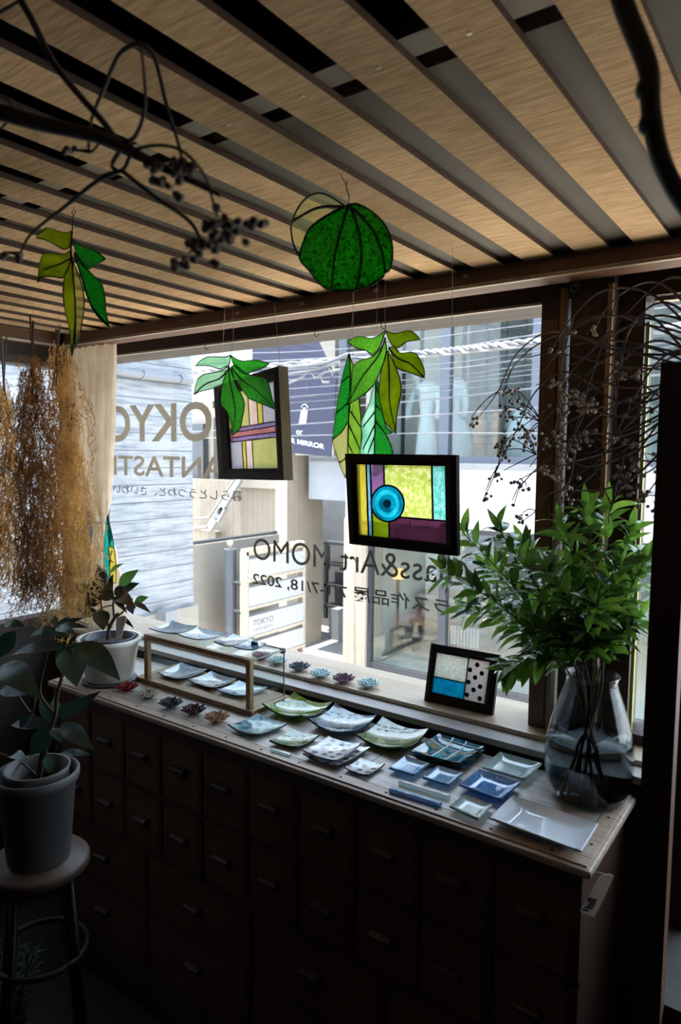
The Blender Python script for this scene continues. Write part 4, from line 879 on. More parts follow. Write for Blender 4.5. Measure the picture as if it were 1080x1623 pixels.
leafset(m, [(405, 290, 65, 335, 70, 0, -.05, .10), (405, 300, 458, 525, 150, 0, -.04, .03), (470, 262, 720, 485, 130, 0, .02, .10), (20, 390, 245, 600, 140, -.02, -.04, .08), (90, 190, 0, 345, 95, 0, -.02, .05), (30, 150, 150, 165, 60, .02, .04, .1),
 (335, 165, 505, 112, 40, 0, .03, .06), (335, 170, 535, 172, 45, 0, .02, .08), (335, 175, 470, 215, 48, 0, -.02, .08), (330, 175, 180, 220, 44, 0, -.02, .08), (325, 175, 245, 235, 50, 0, -.03, .05), (330, 165, 330, 95, 34, 0, .03, .03), (335, 170, 420, 100, 30, .02, .05, .05),
 (345, 695, 605, 548, 75, 0, .02, .08), (310, 750, 65, 755, 75, 0, -.03, .10), (305, 740, 245, 575, 66, 0, .02, .03), (310, 760, 180, 935, 105, 0, -.04, .05), (365, 745, 572, 908, 95, 0, -.02, .05), (365, 918, 550, 932, 45, .01, .02, .05), (60, 940, 172, 985, 64, -.01, -.03, .12), (290, 930, 300, 1038, 62, -.03, -.05, .03), (0, 545, 205, 565, 66, 0, .01, .08),
 (330, 700, 330, 580, 60, .03, .05, .03), (310, 770, 370, 860, 60, -.02, -.04, .05), (300, 180, 420, 230, 50, .04, .06, .05), (180, 690, 120, 770, 70, -.02, -.04, .05), (410, 290, 330, 400, 80, .03, .03, .06), (400, 285, 520, 290, 50, .03, .07, .06), (0, 560, 90, 520, 50, .03, .04, .06)], (0, 950), 3.773, SY)
m.build('foliage', 'schef', bp_, smooth=True)

# ------------------------------------------------------------------ GLASS VASE WITH GREEN BRANCHES
vb = atZ(931, 1262, TOPZ); kv = (vb-EYE).dot(_fw)/FPX
def vz(y): return atY(935, y, vb.y).z
zR = atY(937, 1068, vb.y).z-TOPZ
zr_ = lambda f: f*zR
RM = 67.5*kv
va = thing('glass_vase', 'large clear glass vase half full of water at the right end of the chest', 'vase', tuple(vb))
prof = [(RM*.55, .001), (RM*.80, .006), (RM*.93, zr_(.12)), (RM, zr_(.28)), (RM*.985, zr_(.42)), (RM*.90, zr_(.58)), (RM*.74, zr_(.76)), (RM*.60, zr_(.90)), (RM*.57, zr_(.96)), (RM*.62, zr_(1.0))]
pv = [(q.x, q.y) for q in curve_pts([(a, b_, 0) for a, b_ in prof], 5)]
M['vase'] = clear_glass('vase glass', (.80, .83, .83), .8)
m = MB(); vs = pv+[(a-.003, b_+(.004 if i < 6 else 0)) for i, (a, b_) in list(enumerate(pv))[::-1]]
vs = [(.0001, .001)]+pv+[(pv[-1][0]-.002, pv[-1][1]+.0015)]+[(max(a-.0032, .002), b_+(.006 if b_ < .02 else 0)) for a, b_ in pv[::-1]]+[(.0001, .008)]
m.lathe(vs, vb, 56); m.build('vessel', 'vase', va, smooth=True)
mw, ntw, bw, ow = _new('vase water'); bw.inputs['Base Color'].default_value = (.50, .56, .60, 1); bw.inputs['Roughness'].default_value = 0; bw.inputs['IOR'].default_value = 1.33; bw.inputs['Transmission Weight'].default_value = 1
M['water'] = mw
wl_ = zr_(.50); wp_ = [(.0001, .0085)]+[(max(a-.0036, .002), max(b_, .009)) for a, b_ in pv if b_ < wl_]
ra = wp_[-1][0]; wp_ += [(ra-.001, wl_), (.0001, wl_-.001)]
m = MB(); m.lathe(wp_, vb, 56); wt = m.build('water', 'water', smooth=True); tag(wt, 'clear water filling the lower half of the big glass vase', 'water')
rim = atY(937, 1066, vb.y)
rim = Vector((vb.x, vb.y, TOPZ+zR))
sp = [(705, 905, -.06), (735, 845, .02), (790, 838, -.05), (828, 860, .08), (890, 828, .10), (930, 805, -.02), (965, 800, .10), (1002, 838, .04), (1022, 890, -.03), (742, 965, .07), (1012, 985, .02), (870, 905, -.10), (805, 1062, -.04), (945, 960, -.11), (770, 900, .10), (905, 900, .0), (985, 900, -.08), (845, 1000, -.08)]
forks = [(0, 9), (1, 14), (2, 17), (3,), (4, 11), (5, 15), (6, 7), (8, 10), (12,), (13, 16)]
for gi, ids in enumerate(forks):
    a = gi*.628*1.0+.3; foot = vb+Vector((math.cos(a)*RM*.42, math.sin(a)*RM*.42, .012)); nk = None
    br_ = thing('leafy_branch', 'green leafy branch standing in the big glass vase', 'branch', tuple(foot), 'green branches in the glass vase')
    st_ = MB(); m = MB()
    for fi, i in enumerate(ids):
        px, py, dy = sp[i]; tip = atY(px, py, vb.y+dy)
        if nk is None: nk = rim+Vector((-math.cos(a)*RM*.25+(tip.x-rim.x)*.08, -math.sin(a)*RM*.25+(tip.y-rim.y)*.08, -.012))
        mid = nk.lerp(tip, .45)+Vector((0, 0, .035 if py < 1000 else .05))
        path = curve_pts([foot, foot.lerp(nk, .5), nk, mid, tip], 10)
        if fi: path = path[20:]
        st_.tube(path, .0032 if not fi else .002, 6, .0012)
        cnt = 0; main = (tip-nk).normalized(); k0 = 23 if not fi else 3
        for k in range(k0, len(path)):
            for rep in range(3 if k > k0+5 else 2):
                p = path[k]; t = (path[min(k+1, len(path)-1)]-path[k-1]).normalized()
                th = cnt*2.4+random.uniform(-.5, .5); cnt += 1
                s_ = t.cross(Vector((0, 0, 1))).normalized(); u = s_.cross(t)
                d = (t*random.uniform(.25, .75)+s_*math.cos(th)*.85+u*math.sin(th)*.6+Vector((0, 0, -.16))).normalized()
                L = random.uniform(.05, .088)
                nr = Vector((random.uniform(-.4, .4), random.uniform(-.7, .1), 1))
                tipl = p+d*L
                if tipl.y > 1.86: d.y = -abs(d.y)*.3; tipl = p+d.normalized()*L
                m.cur = 0 if random.random() < .62 else 1
                m.leaf(p, tipl, L*random.uniform(.30, .42), nr, .10, 6, .07)
        m.cur = 0; m.leaf(path[-1], path[-1]+main*.06, .02, (0, -.5, 1), .05, 6, .08)
    st_.build('stem', 'bark', br_, smooth=True)
    m.build('leaves', ['spray', 'spray2'], br_, smooth=True)

# ------------------------------------------------------------------ DRIED BERRY BRANCHES (right) AND TOP LEFT BRANCH
BERRY = {}
def berry(q, r, mat, parent):
    if mat not in BERRY:
        b = MB(); b.ball((0, 0, 0), 1, 9, 6, .92); o = b.build('berry', mat, parent, smooth=True); BERRY[mat] = o.data
    else:
        o = bpy.data.objects.new('berry', BERRY[mat]); COL.objects.link(o); o.parent = parent; o.matrix_parent_inverse = Matrix.Translation(-ROOTLOC[parent.name])
    o.location = q; o.scale = (r, r, r); o.rotation_euler = (random.uniform(-.6, .6), random.uniform(-.6, .6), 0)
def berry_branch(paths, clusters, label, group, rb, stem='twig', ber='berry', name='berry_branch', cat='branch', r=(.0026, .0009)):
    t = thing(name, label, cat, tuple(paths[0][0]), group)
    m = MB()
    for i, p in enumerate(paths):
        m.tube(curve_pts(p, 7), r[0] if i == 0 else r[0]*.6, 6, r[1])
    tipsq = []
    for c, n, sp_ in clusters:
        for k in range(n):
            q = c+Vector((random.uniform(-1, 1), random.uniform(-1, 1), random.uniform(-1, .6)))*sp_; m.tube([c+Vector((0, 0, sp_*.6)), q], .0006, 4); tipsq.append(q)
    m.build('twig', stem, t, smooth=True)
    for q in tipsq: berry(q, rb*random.uniform(.75, 1.2), ber, t)
    return t
W = lambda x, y, Y: atY(x, y, Y)
spec = [
 ([(1150, 560), (1000, 560), (880, 525), (820, 560), (790, 620), (760, 660)], 1.52, [(748, 667, 6, .018)]),
 ([(1150, 600), (1010, 560), (900, 530), (850, 548), (815, 580), (800, 610)], 1.56, [(803, 618, 8, .02)]),
 ([(1150, 600), (1000, 640), (900, 590), (850, 620), (820, 680), (790, 740), (768, 790)], 1.50, [(770, 785, 6, .016), (785, 755, 7, .02), (800, 700, 6, .02)]),
 ([(1150, 640), (1010, 660), (900, 640), (860, 670), (820, 700)], 1.54, [(820, 625, 10, .028), (830, 650, 9, .026), (815, 670, 10, .03), (840, 690, 9, .03), (800, 650, 8, .022)]),
 ([(1150, 700), (1000, 680), (920, 690), (850, 720), (800, 745)], 1.50, [(800, 700, 8, .025), (830, 685, 8, .025), (838, 705, 6, .02), (800, 720, 6, .02)]),
 ([(1150, 640), (1040, 700), (940, 740), (880, 725), (830, 765), (815, 800)], 1.53, [(822, 768, 7, .018), (812, 800, 2, .006), (835, 778, 4, .012)]),
 ([(1150, 720), (1000, 700), (900, 735), (855, 745), (825, 760)], 1.58, [(870, 745, 8, .025), (880, 755, 6, .025)]),
 ([(1150, 700), (1000, 760), (880, 780), (850, 810), (830, 825)], 1.55, [(828, 820, 8, .016)]),
 ([(1140, 500), (1040, 470), (960, 460), (910, 500), (870, 560)], 1.42, [(880, 555, 5, .02), (885, 610, 6, .02)]),
 ([(1150, 520), (1050, 500), (960, 540), (900, 600), (880, 680)], 1.45, [(895, 620, 8, .025), (905, 640, 8, .025), (890, 660, 6, .02)]),
 ([(1150, 560), (1050, 540), (980, 580), (930, 650), (895, 730)], 1.40, [(925, 635, 8, .03), (910, 640, 7, .025), (940, 640, 8, .022)]),
 ([(1150, 540), (1060, 560), (1000, 640), (960, 720), (900, 760)], 1.40, [(905, 700, 8, .03), (920, 695, 7, .03), (930, 690, 6, .02)]),
 ([(1150, 560), (1060, 600), (990, 680), (930, 720), (880, 700)], 1.44, [(885, 690, 8, .02), (890, 720, 6, .02), (870, 700, 6, .02)]),
 ([(1150, 600), (1070, 640), (1010, 720), (970, 800), (965, 830)], 1.38, [(1020, 730, 7, .03), (1000, 700, 6, .02), (880, 640, 5, .02)]),
 ([(1150, 480), (1060, 480), (1000, 520), (980, 600), (960, 690)], 1.35, [(975, 700, 5, .015), (985, 580, 4, .02)]),
 ([(1150, 640), (1080, 700), (1050, 750), (1020, 790), (1010, 800)], 1.34, [(1030, 790, 8, .028), (1045, 800, 8, .03), (1012, 775, 6, .02)]),
 ([(1140, 460), (1050, 450), (980, 470), (930, 530)], 1.48, [(945, 525, 5, .02), (900, 730, 6, .02)]),
 ([(1150, 590), (1060, 610), (980, 660), (900, 650)], 1.36, [(1015, 640, 6, .03), (1030, 655, 6, .025)]),
 ([(1150, 760), (1060, 720), (1000, 725), (930, 700)], 1.42, [(1010, 745, 6, .02)]),
 ([(1120, 440), (1030, 500), (985, 560), (975, 660), (985, 740)], 1.40, [(985, 745, 6, .02), (990, 760, 6, .02)]),
 ([(1150, 450), (1080, 440), (1000, 490), (950, 560)], 1.38, []),
 ([(1140, 520), (1040, 520), (960, 500), (900, 520)], 1.46, [(900, 525, 4, .015)]),
 ([(1150, 490), (1090, 560), (1030, 580), (960, 560), (900, 580)], 1.39, []),
 ([(1150, 660), (1080, 640), (1000, 600), (940, 610)], 1.37, [(1000, 590, 5, .02)]),
 ([(1150, 560), (1080, 575), (990, 600), (880, 640), (800, 700)], 1.50, []), ([(1150, 580), (1080, 590), (980, 580), (880, 560), (830, 570)], 1.48, []), ([(1150, 600), (1080, 640), (990, 690), (900, 700), (850, 715)], 1.46, []),
 ([(1150, 570), (1080, 560), (980, 540), (900, 550), (860, 590)], 1.44, []), ([(1150, 610), (1080, 660), (980, 720), (920, 770), (890, 800)], 1.45, [(895, 790, 6, .02)]), ([(1150, 590), (1080, 605), (980, 640), (920, 690), (905, 760)], 1.43, [(905, 765, 6, .02)]),
 ([(1150, 560), (1080, 520), (980, 500), (920, 515), (880, 545)], 1.41, []), ([(1150, 620), (1080, 690), (1040, 740), (1000, 760)], 1.38, []), ([(1150, 580), (1080, 570), (1010, 550), (950, 575), (910, 620)], 1.37, [(912, 625, 6, .022)]), ([(1150, 560), (1090, 530), (1020, 515), (960, 530), (930, 570)], 1.36, []),
 ([(1150, 600), (1085, 615), (1000, 630), (900, 670), (840, 740)], 1.52, []), ([(1150, 595), (1085, 600), (1000, 615), (920, 600), (850, 610)], 1.47, [])]
hub = atY(1160, 590, 1.20)
for pts, Y, cl in spec:
    path = [hub+Vector((random.uniform(-.02, .02), random.uniform(-.02, .02), random.uniform(-.04, .04)))]+[W(x, y, 1.20+(Y-1.20)*min(1, (i+1)/2.2)) for i, (x, y) in enumerate(pts[1:])]
    cs = [(W(x, y, Y), n, s*.8) for x, y, n, s in cl]
    sub = [[path[-2 if len(path) > 2 else 0], (path[-2]+c)/2+Vector((0, 0, .012)), c+Vector((0, 0, .01))] for c, n, s in cs]
    berry_branch([path]+sub, cs, 'arching dry twig with clusters of small round berries by the right window post', 'dried berry twigs on the right', .0042)
# top left branch, close to the camera
TL = lambda x, y, Y=.78: atY(x, y, Y*.535)
paths = [[TL(-60, 165, .70), TL(0, 178, .72), TL(60, 195, .74), TL(150, 215, .76), TL(195, 232, .78), TL(250, 262, .80), TL(310, 290, .84), TL(350, 310, .86)]]
main = paths[0]
t = thing('bare_branch', 'dark bare branch with dry berry clusters hanging at the upper left, close to the viewer', 'branch', tuple(main[0]))
m = MB(); m.tube(curve_pts(main, 8), [.0095-.0078*i/56 for i in range(57)], 10); m.build('branch', 'barkd', t, smooth=True)
tw = [[(20, -20), (50, 30), (85, 100), (125, 150), (165, 195), (190, 232)], [(190, 232), (215, 215), (230, 170), (228, 110), (222, 68)], [(222, 68), (245, 90), (265, 170), (285, 235), (288, 265)], [(222, 68), (190, 85), (165, 140), (145, 190), (142, 240), (160, 225)],
      [(190, 240), (178, 262), (190, 272), (200, 262), (212, 240), (250, 230), (290, 240), (325, 280), (343, 340)], [(185, 272), (150, 290), (100, 330), (50, 370), (32, 402)], [(195, 272), (250, 315), (300, 350), (318, 385), (300, 400)], [(-10, 150), (15, 160), (18, 185), (-5, 210)], [(32, 402), (5, 400)], [(0, 20), (20, 8), (45, -5)], [(142, 240), (120, 238)]]
m = MB()
for q in tw: m.tube(curve_pts([TL(x, y) for x, y in q], 6), .0023 if q is not tw[0] else .004, 7, .0011 if q is not tw[0] else .003)
random.seed(3)
for cx_, cy_, n, s in [(112, 236, 4, 10), (240, 275, 8, 18), (285, 268, 8, 22), (300, 275, 6, 18), (270, 298, 8, 20), (360, 345, 8, 22), (345, 365, 8, 22), (380, 370, 7, 20), (410, 355, 4, 12), (310, 390, 7, 16), (330, 385, 6, 16), (275, 420, 5, 10), (300, 415, 4, 14), (338, 415, 4, 10), (28, 405, 4, 10), (3, 402, 3, 8), (155, 212, 2, 6)]:
    c0 = TL(cx_, cy_)
    for k in range(n):
        p = TL(cx_+random.uniform(-s, s), cy_+random.uniform(-s, s)*.8, .78+random.uniform(-.02, .02)); m.tube([c0, p], .0005, 4); berry(p, random.uniform(.0032, .0044), 'berryd', t)
m.build('twig', 'barkd', t, smooth=True)
# thick branch, top right
pts = [(970, -60), (990, 10), (1020, 85), (1030, 120), (1032, 170), (1042, 230), (1060, 280), (1095, 335), (1150, 380)]
m = MB(); q = curve_pts([atY(x, y, .62) for x, y in pts], 7); m.tube(q, [.0088-.0016*i/(len(q)-1) for i in range(len(q))], 12)
for i in (24, 31): m.ball(q[i]+Vector((-.002, 0, 0)), .0098, 10, 6)
tag(m.build('thick_branch', plain('smooth black bark', (.012, .011, .011), .45, var=.3, vscale=20), smooth=True), 'thick smooth dark branch bending down at the upper right, close to the viewer', 'branch')

# ------------------------------------------------------------------ DRIED GOLDEN PLUMES (left)
def plume(label, x, ytop, ybot, Y, half, n, mat, stalk_top, seed, group='dried plume bunches hanging on the left'):
    rnd = random.Random(seed); t = thing('dried_plume_bunch', label, 'dried plant', tuple(atY(x, ytop, Y)), group)
    m = MB(); tops = [atY(x+rnd.uniform(-6, 6), stalk_top+rnd.uniform(-6, 10), Y+rnd.uniform(-.02, .02)) for _ in range(5)]; nk = atY(x, ytop+10, Y)
    for p in tops: m.tube([p, nk, nk+Vector((rnd.uniform(-.02, .02), rnd.uniform(-.02, .02), -.15))], .0032, 6)
    m.tube([nk+Vector((0, 0, .02)), Vector((nk.x+.01, nk.y, CEIL))], .0005, 4)
    m.build('stalk', 'barkd' if seed % 2 else 'bark', t)
    m = MB(); H = (ybot-ytop)
    for i in range(n):
        f = rnd.random()**.85; xx = x+max(-1.15, min(1.15, rnd.gauss(0, .5)))*half*(0.4+.6*min(1, f*2.4)); yy0 = ytop+f*H*.84; dY = rnd.uniform(-.055, .055)
        p = atY(xx, yy0, Y+dY); L = rnd.uniform(.07, .2); pts = [p]; side = rnd.uniform(-1, 1)*.25+(xx-x)/half*.35
        if rnd.random() < .25: side *= 2.6; L *= .6
        for k in range(7):
            q = (k+1)/7; pts.append(p+Vector((side*L*q*.75+rnd.uniform(-.004, .004), rnd.uniform(-.03, .03)*q, -L*q*(1-abs(side)*.35)+rnd.uniform(-.004, .004))))
        m.tube(pts, .0015, 3, .0007, close=False)
        for k in range(1, 8):
            for rep in range(5):
                a = pts[k].lerp(pts[k-1], rnd.random()); d = Vector((rnd.uniform(-1, 1), rnd.uniform(-.6, .6), rnd.uniform(-1.1, .3))).normalized()*rnd.uniform(.008, .02)
                s_ = d.cross(Vector((rnd.random(), 1, rnd.random()))).normalized()*.0017; m.add([a-s_, a+s_, a+d], [(0, 1, 2)])
    m.build('plumes', mat, t); return t
plume('golden dried plume bunch hanging nearest the white curtain', 92, 535, 985, 1.42, 50, 430, 'straw', 520, 11)
plume('russet dried plume bunch hanging between the golden ones, dark stalks up', 52, 560, 1000, 1.36, 44, 640, 'straw2', 505, 12)
plume('thin dried plume bunch hanging at the left edge of the picture', 6, 600, 960, 1.46, 32, 460, 'straw', 535, 13)
plume('long golden dried plume bunch whose lower end hangs behind the two potted plants', 112, 690, 1010, 1.50, 38, 380, 'straw', 640, 14)
m = MB(); pth = curve_pts([atY(-10, 745, 1.15), atY(15, 742, 1.15), atY(28, 770, 1.15), atY(38, 815, 1.15)], 6)
lf = MB()
for i, p in enumerate(pth):
    for s in (-1, 1): lf.leaf(p, p+Vector((s*.02+.006, 0, -.016))*(1.25-.6*i/len(pth)), .0028, (0, -1, 0), 0, 3, 0)
t = thing('fern_frond', 'small green needle frond in front of the dried plumes', 'plant', tuple(pth[0])); m.tube(pth, .0012, 5); m.tube([pth[0], pth[0]+Vector((-.03, 0, .02)), Vector((pth[0].x-.04, pth[0].y, CEIL))], .0006, 4); m.build('stem', 'bark', t); lf.build('needles', leafy('needle green', (.01, .06, .035), (.03, .11, .06)), t)
# dark shrub, bottom left
rnd = random.Random(5); c0 = atY(12, 1640, .98); t = thing('floor_plant', 'dark feathery plant at the bottom left beside the stool', 'plant', (c0.x, c0.y, FZ))
m = MB(); lf = MB()
for i in range(26):
    a = rnd.uniform(0, 6.28); tip = atY(rnd.uniform(-30, 55), rnd.uniform(1490, 1620), .98+rnd.uniform(-.06, .06)); base = Vector((c0.x+rnd.uniform(-.02, .02), c0.y+rnd.uniform(-.02, .02), FZ+.16)); pth = curve_pts([base, base.lerp(tip, .6)+Vector((0, 0, .03)), tip], 6); m.tube(pth, .0015, 4)
    for p in pth[3:]:
        for k in range(3): lf.leaf(p, p+Vector((rnd.uniform(-1, 1), rnd.uniform(-1, 1), rnd.uniform(-.4, .6))).normalized()*.03, .008, (0, 0, 1), .05, 3, .05)
m.build('stem', 'bark', t); lf.build('foliage', leafy('shade green', (.01, .04, .008), (.02, .07, .015)), t)
m = MB(); m.lathe([(.06, .0005), (.075, .16), (.068, .16), (.06, .14), (.0001, .14)], (c0.x, c0.y, FZ), 24); m.build('pot', 'liner', t)

# ------------------------------------------------------------------ SHELF RACK (right edge)
RY = 1.20; xl = atY(1047, 600, RY).x; zt = atY(1060, 574, RY).z; xrr = xl+.047
rk = thing('shelf_rack', 'tall dark wooden shelf rack at the right edge of the picture', 'shelf', (xl, RY, FZ))
for a, b_ in ((xl, RY), (xl+.75, RY), (xl, RY+.26), (xl+.75, RY+.26)):
    m = boxes((a, a+.047, b_, b_+.035, FZ, zt)); po_ = m.build('post', ['beamz', 'framewood'], rk)
    for p in po_.data.polygons:
        if p.normal.x > .9 and a == xl: p.material_index = 1  # right face given a lighter brown for the window light falling on it
for z in (atY(1065, 1598, RY+.035).z, -.05): boxes((xl+.0005, xl+.797, RY+.036, RY+.259, z-.02, z)).build('shelf_board', 'shelfw', rk)
# ------------------------------------------------------------------ LETTERING ON THE WINDOW (reads from the street)
M['vinyl'] = leafy('grey brown vinyl', (.46, .42, .36), (.52, .48, .41), .6, .6, .2)
M['vinyl2'] = leafy('dark grey vinyl', (.19, .18, .16), (.23, .22, .20), .45, .6, .2)
GY = 2.0345
def winl(body, xr, xl_, z0, z1, mat, label, bold=0.0):
    o = lettering(body, 'window_lettering', mat, (xr, GY, z0), (-1, 0, 0), (0, 0, 1), xr-xl_, z1-z0, bold=bold, th=.0006); tag(o, label, 'lettering'); return o
winl('TOKYO', -1.965, -2.865, 1.69, 1.86, 'vinyl', 'large bold TOKYO lettering on the window, seen reversed', .022)
winl('FANTASTIC', -1.985, -2.93, 1.535, 1.628, 'vinyl', 'bold FANTASTIC lettering on the window below the larger word, seen reversed', .016)
winl('暮らしとうつわと、さいわい', -1.955, -2.80, 1.448, 1.492, 'vinyl2', 'small line of Japanese lettering under the two bold words on the window')
winl('Glass&Art MOMO', -.95, -1.895, 1.219, 1.306, 'vinyl2', 'thin Glass&Art MOMO lettering on the lower window, seen reversed')
winl('ガラス作品展 7/1-7/18, 2022', -.93, -1.90, 1.112, 1.17, 'vinyl2', 'exhibition date lettering in Japanese on the lowest line of the window', .012)

# ------------------------------------------------------------------ THE STREET
GZ = -2.5
M['asph'] = plain('pale paving', (.60, .54, .46), .85, var=.08, vscale=2)
M['sid'] = planked('weathered white siding', (.085, .093, .108), (.21, .22, .238), (.05, .056, .066), 'Z', .138, .06, .7, 4.0, (.6, .7, 9), (.055, .062, .072))
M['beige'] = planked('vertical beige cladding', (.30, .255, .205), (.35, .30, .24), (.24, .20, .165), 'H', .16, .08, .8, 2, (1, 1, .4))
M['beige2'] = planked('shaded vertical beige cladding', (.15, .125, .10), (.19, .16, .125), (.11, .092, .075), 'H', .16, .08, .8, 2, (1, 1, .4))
M['cream'] = plain('cream concrete', (.185, .168, .145), .8, var=.06, vscale=3)
M['whiteb'] = plain('white painted band', (.30, .31, .325), .6, var=.03)
M['greyw'] = plain('grey wall', (.14, .145, .155), .8, var=.1, vscale=3)
M['darkf'] = plain('dark steel frame', (.035, .039, .048), .5, .1)
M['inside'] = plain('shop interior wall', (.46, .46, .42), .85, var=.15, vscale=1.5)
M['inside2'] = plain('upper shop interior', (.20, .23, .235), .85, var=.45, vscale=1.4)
M['navy'] = plain('navy banner cloth', (.011, .013, .036), .8, var=.1, vscale=4)
M['tan'] = plain('tan plaster', (.25, .205, .16), .85, var=.05)
M['dress'] = plain('white dress fabric', (.34, .38, .40), .9, var=.05)
M['brown'] = plain('brown garment', (.22, .14, .09), .9, var=.2)
M['shopglass'] = clear_glass('street side glass', (.88, .91, .90), .8)
M['cable'] = plain('shiny grey cable', (.17, .175, .19), .35, .3)
struct(boxes((-40, 25, 2.3, 9.3, GZ-.2, GZ)).build('floor_street', 'asph'))
struct(boxes((-40, 25, 9.3, 60, GZ-.2, GZ)).build('floor_street_shade', plain('grey ground darkened as shade', (.24, .235, .23), .8, var=.06, vscale=3)))  # far ground darkened in place of shade, near ground kept pale for bounce
hy = atX(305, 700, -4.5).y
nh = thing('neighbour_house', 'weathered white clapboard house next door filling the left of the window', 'house', (-5.5, 1, GZ))
boxes((-7.5, -4.5, -4, hy, .33, 7)).build('siding_wall', 'sid', nh)
boxes((-7.5, -4.46, -4, hy+.02, GZ, .329)).build('base_wall', 'cream', nh)
a = atX(263, 978, -4.42); boxes((-4.459, -4.35, a.y-.06, a.y+.06, .12, .36)).build('beam_end', 'greyw', nh)
m = MB(); m.tube([atX(150, 583, -4.455), atX(240, 597, -4.455), atX(304, 604, -4.455)], .03, 8); m.tube([atX(225, 594, -4.455), atX(228, 595.5, -4.455)], .04, 8); m.tube([atX(285, 601, -4.455), atX(288, 602, -4.455)], .04, 8)
m.build('conduit', plain('grey conduit', (.13, .135, .15), .5), nh)
# building across the street: stair side
FY = 10.8
sb = thing('stair_building', 'beige clad building across the street with an outside stair', 'building', (-9.5, 11.5, GZ))
p = lambda x, y, Y: atY(x, y, Y)
c455 = atX(455, 800, -9.2)
boxes((p(437, 800, c455.y).x, -9.2, c455.y, 12.1, GZ, 1.9)).build('pier', 'beige', sb)
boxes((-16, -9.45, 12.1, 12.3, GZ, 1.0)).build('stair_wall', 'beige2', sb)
boxes((-16, -8.02, 13.2, 13.4, GZ, 2.0)).build('recess_wall', 'greyw', sb)
boxes((-18, -8.2, 16.2, 16.7, GZ, 9)).build('rear_wall', 'tan', sb)
q = boxes(); 
for wx, wz in ((-10.6, 5.2), (-10.6, 3.2), (-13.5, 4.6), (-15.0, 4.6), (-12.2, 4.6)): q.box(wx-.4, wx+.4, 16.12, 16.2, wz-.7, wz+.7)
q.build('window', 'darkf', sb)
boxes((-15.5, p(452, 600, 13).x, 12.8, 13.1, 3.0, 6.5)).build('white_block', 'whiteb', sb)
boxes((p(320, 780, 12.9).x, p(347, 780, 12.9).x, 12.35, 12.5, -.8, 2.4)).build('dark_opening', 'darkf', sb)
boxes((-16, p(345, 650, 12.7).x, 12.55, 12.7, -1, 2.6)).build('balcony_wall', 'cream', sb)
m = MB(); Yq = 11.6
for poly in ([(325, 838), (333, 842), (382, 760), (375, 752)], [(336, 820), (345, 828), (356, 808), (350, 803)]): m.prism([p(x, y, Yq) for x, y in poly], (0, .12, 0))
m.build('stair_parapet', 'whiteb', sb)
m = MB(); m.tube([p(303, 823, Yq), p(332, 820, Yq), p(382, 745, Yq)], .03, 8); m.tube([p(303, 838, Yq), p(330, 835, Yq)], .05, 8); m.build('handrail', 'cream', sb)
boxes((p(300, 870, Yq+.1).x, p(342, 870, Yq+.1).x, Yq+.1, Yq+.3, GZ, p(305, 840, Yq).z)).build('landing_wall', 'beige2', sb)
boxes((p(375, 765, 12).x, p(480, 765, 12).x, 11.95, 12.09, p(400, 773, 12).z, p(400, 757, 12).z)).build('stair_beam', 'cream', sb)
boxes((-9.0, -8.02, 10.9, 13.1, p(520, 722, 10.9).z, 4.2)).build('overhang', 'cream', sb)
lw2 = atX(305, 866, -8.4); le = atX(443, 846, -8.4)
lwt = tag(boxes((-8.55, -8.4, lw2.y-1.2, le.y, GZ, (lw2.z+le.z)/2)).build('garden_wall', 'cream'), 'low pale board wall along the street behind the steel post', 'wall')
m = MB(); m.tube([Vector((-8.47, lw2.y-1.2, (lw2.z+le.z)/2+.035)), Vector((-8.47, le.y, (lw2.z+le.z)/2+.035))], .03, 8); m.build('cap_rail', 'darkf', lwt)
# things in the recess
gb = thing('grey_box', 'grey metal box fixed above the dark recess across the street', 'box', tuple(p(520, 795, 11.3)))
a, c = p(490, 722, 11.3), p(549, 794, 11.3); boxes((a.x, c.x, 11.3, 12.0, c.z, a.z)).build('cabinet', plain('box grey', (.22, .235, .26), .6), gb); boxes((a.x+.05, c.x-.05, 11.28, 11.30, a.z-.12, a.z-.06)).build('lip', 'greyw', gb)
a, c = p(509, 962, 12.3), p(546, 1012, 12.3); tag(boxes((-9.15, c.x+.1, 12.3, 12.6, GZ, a.z)).build('planter', 'greyw'), 'grey planter wall at the back of the dark recess', 'planter')
a, c = p(514, 860, 12.8), p(545, 965, 12.8)
bk = thing('metal_rack', 'dark metal rack standing in the recess across the street', 'rack', (a.x, 12.9, c.z-.3))
for i in range(4): zz = a.z+(c.z-a.z)*i/3; boxes((a.x, c.x+.2, 12.8, 13.1, zz-.03, zz+.03)).build('shelf', 'darkf', bk)
for xx in (a.x, c.x+.1): boxes((xx, xx+.08, 12.8, 12.88, c.z-.3, a.z)).build('post', 'darkf', bk)
# steel post with ball
pl = atX(365, 870, -7.9); pb = Vector((-7.9, pl.y, GZ)); t = thing('steel_post', 'thick grey steel post with a ball finial in front of the pale wall', 'post', tuple(pb))
rad = 10*(pl-EYE).dot(_fw)/FPX
m = MB(); m.lathe([(rad, 0), (rad, pl.z-GZ-.05), (rad*1.02, pl.z-GZ-.05), (rad*1.02, pl.z-GZ), (.0001, pl.z-GZ+.01)], pb, 24); m.build('shaft', plain('galvanised grey', (.055, .062, .078), .5, .1), t, smooth=False)
m = MB(); m.ball(pb+Vector((0, 0, pl.z-GZ+.09)), .055, 12, 8); m.tube([pb+Vector((0, 0, pl.z-GZ)), pb+Vector((0, 0, pl.z-GZ+.06))], .025, 8); m.build('finial', 'alu', t, smooth=True)
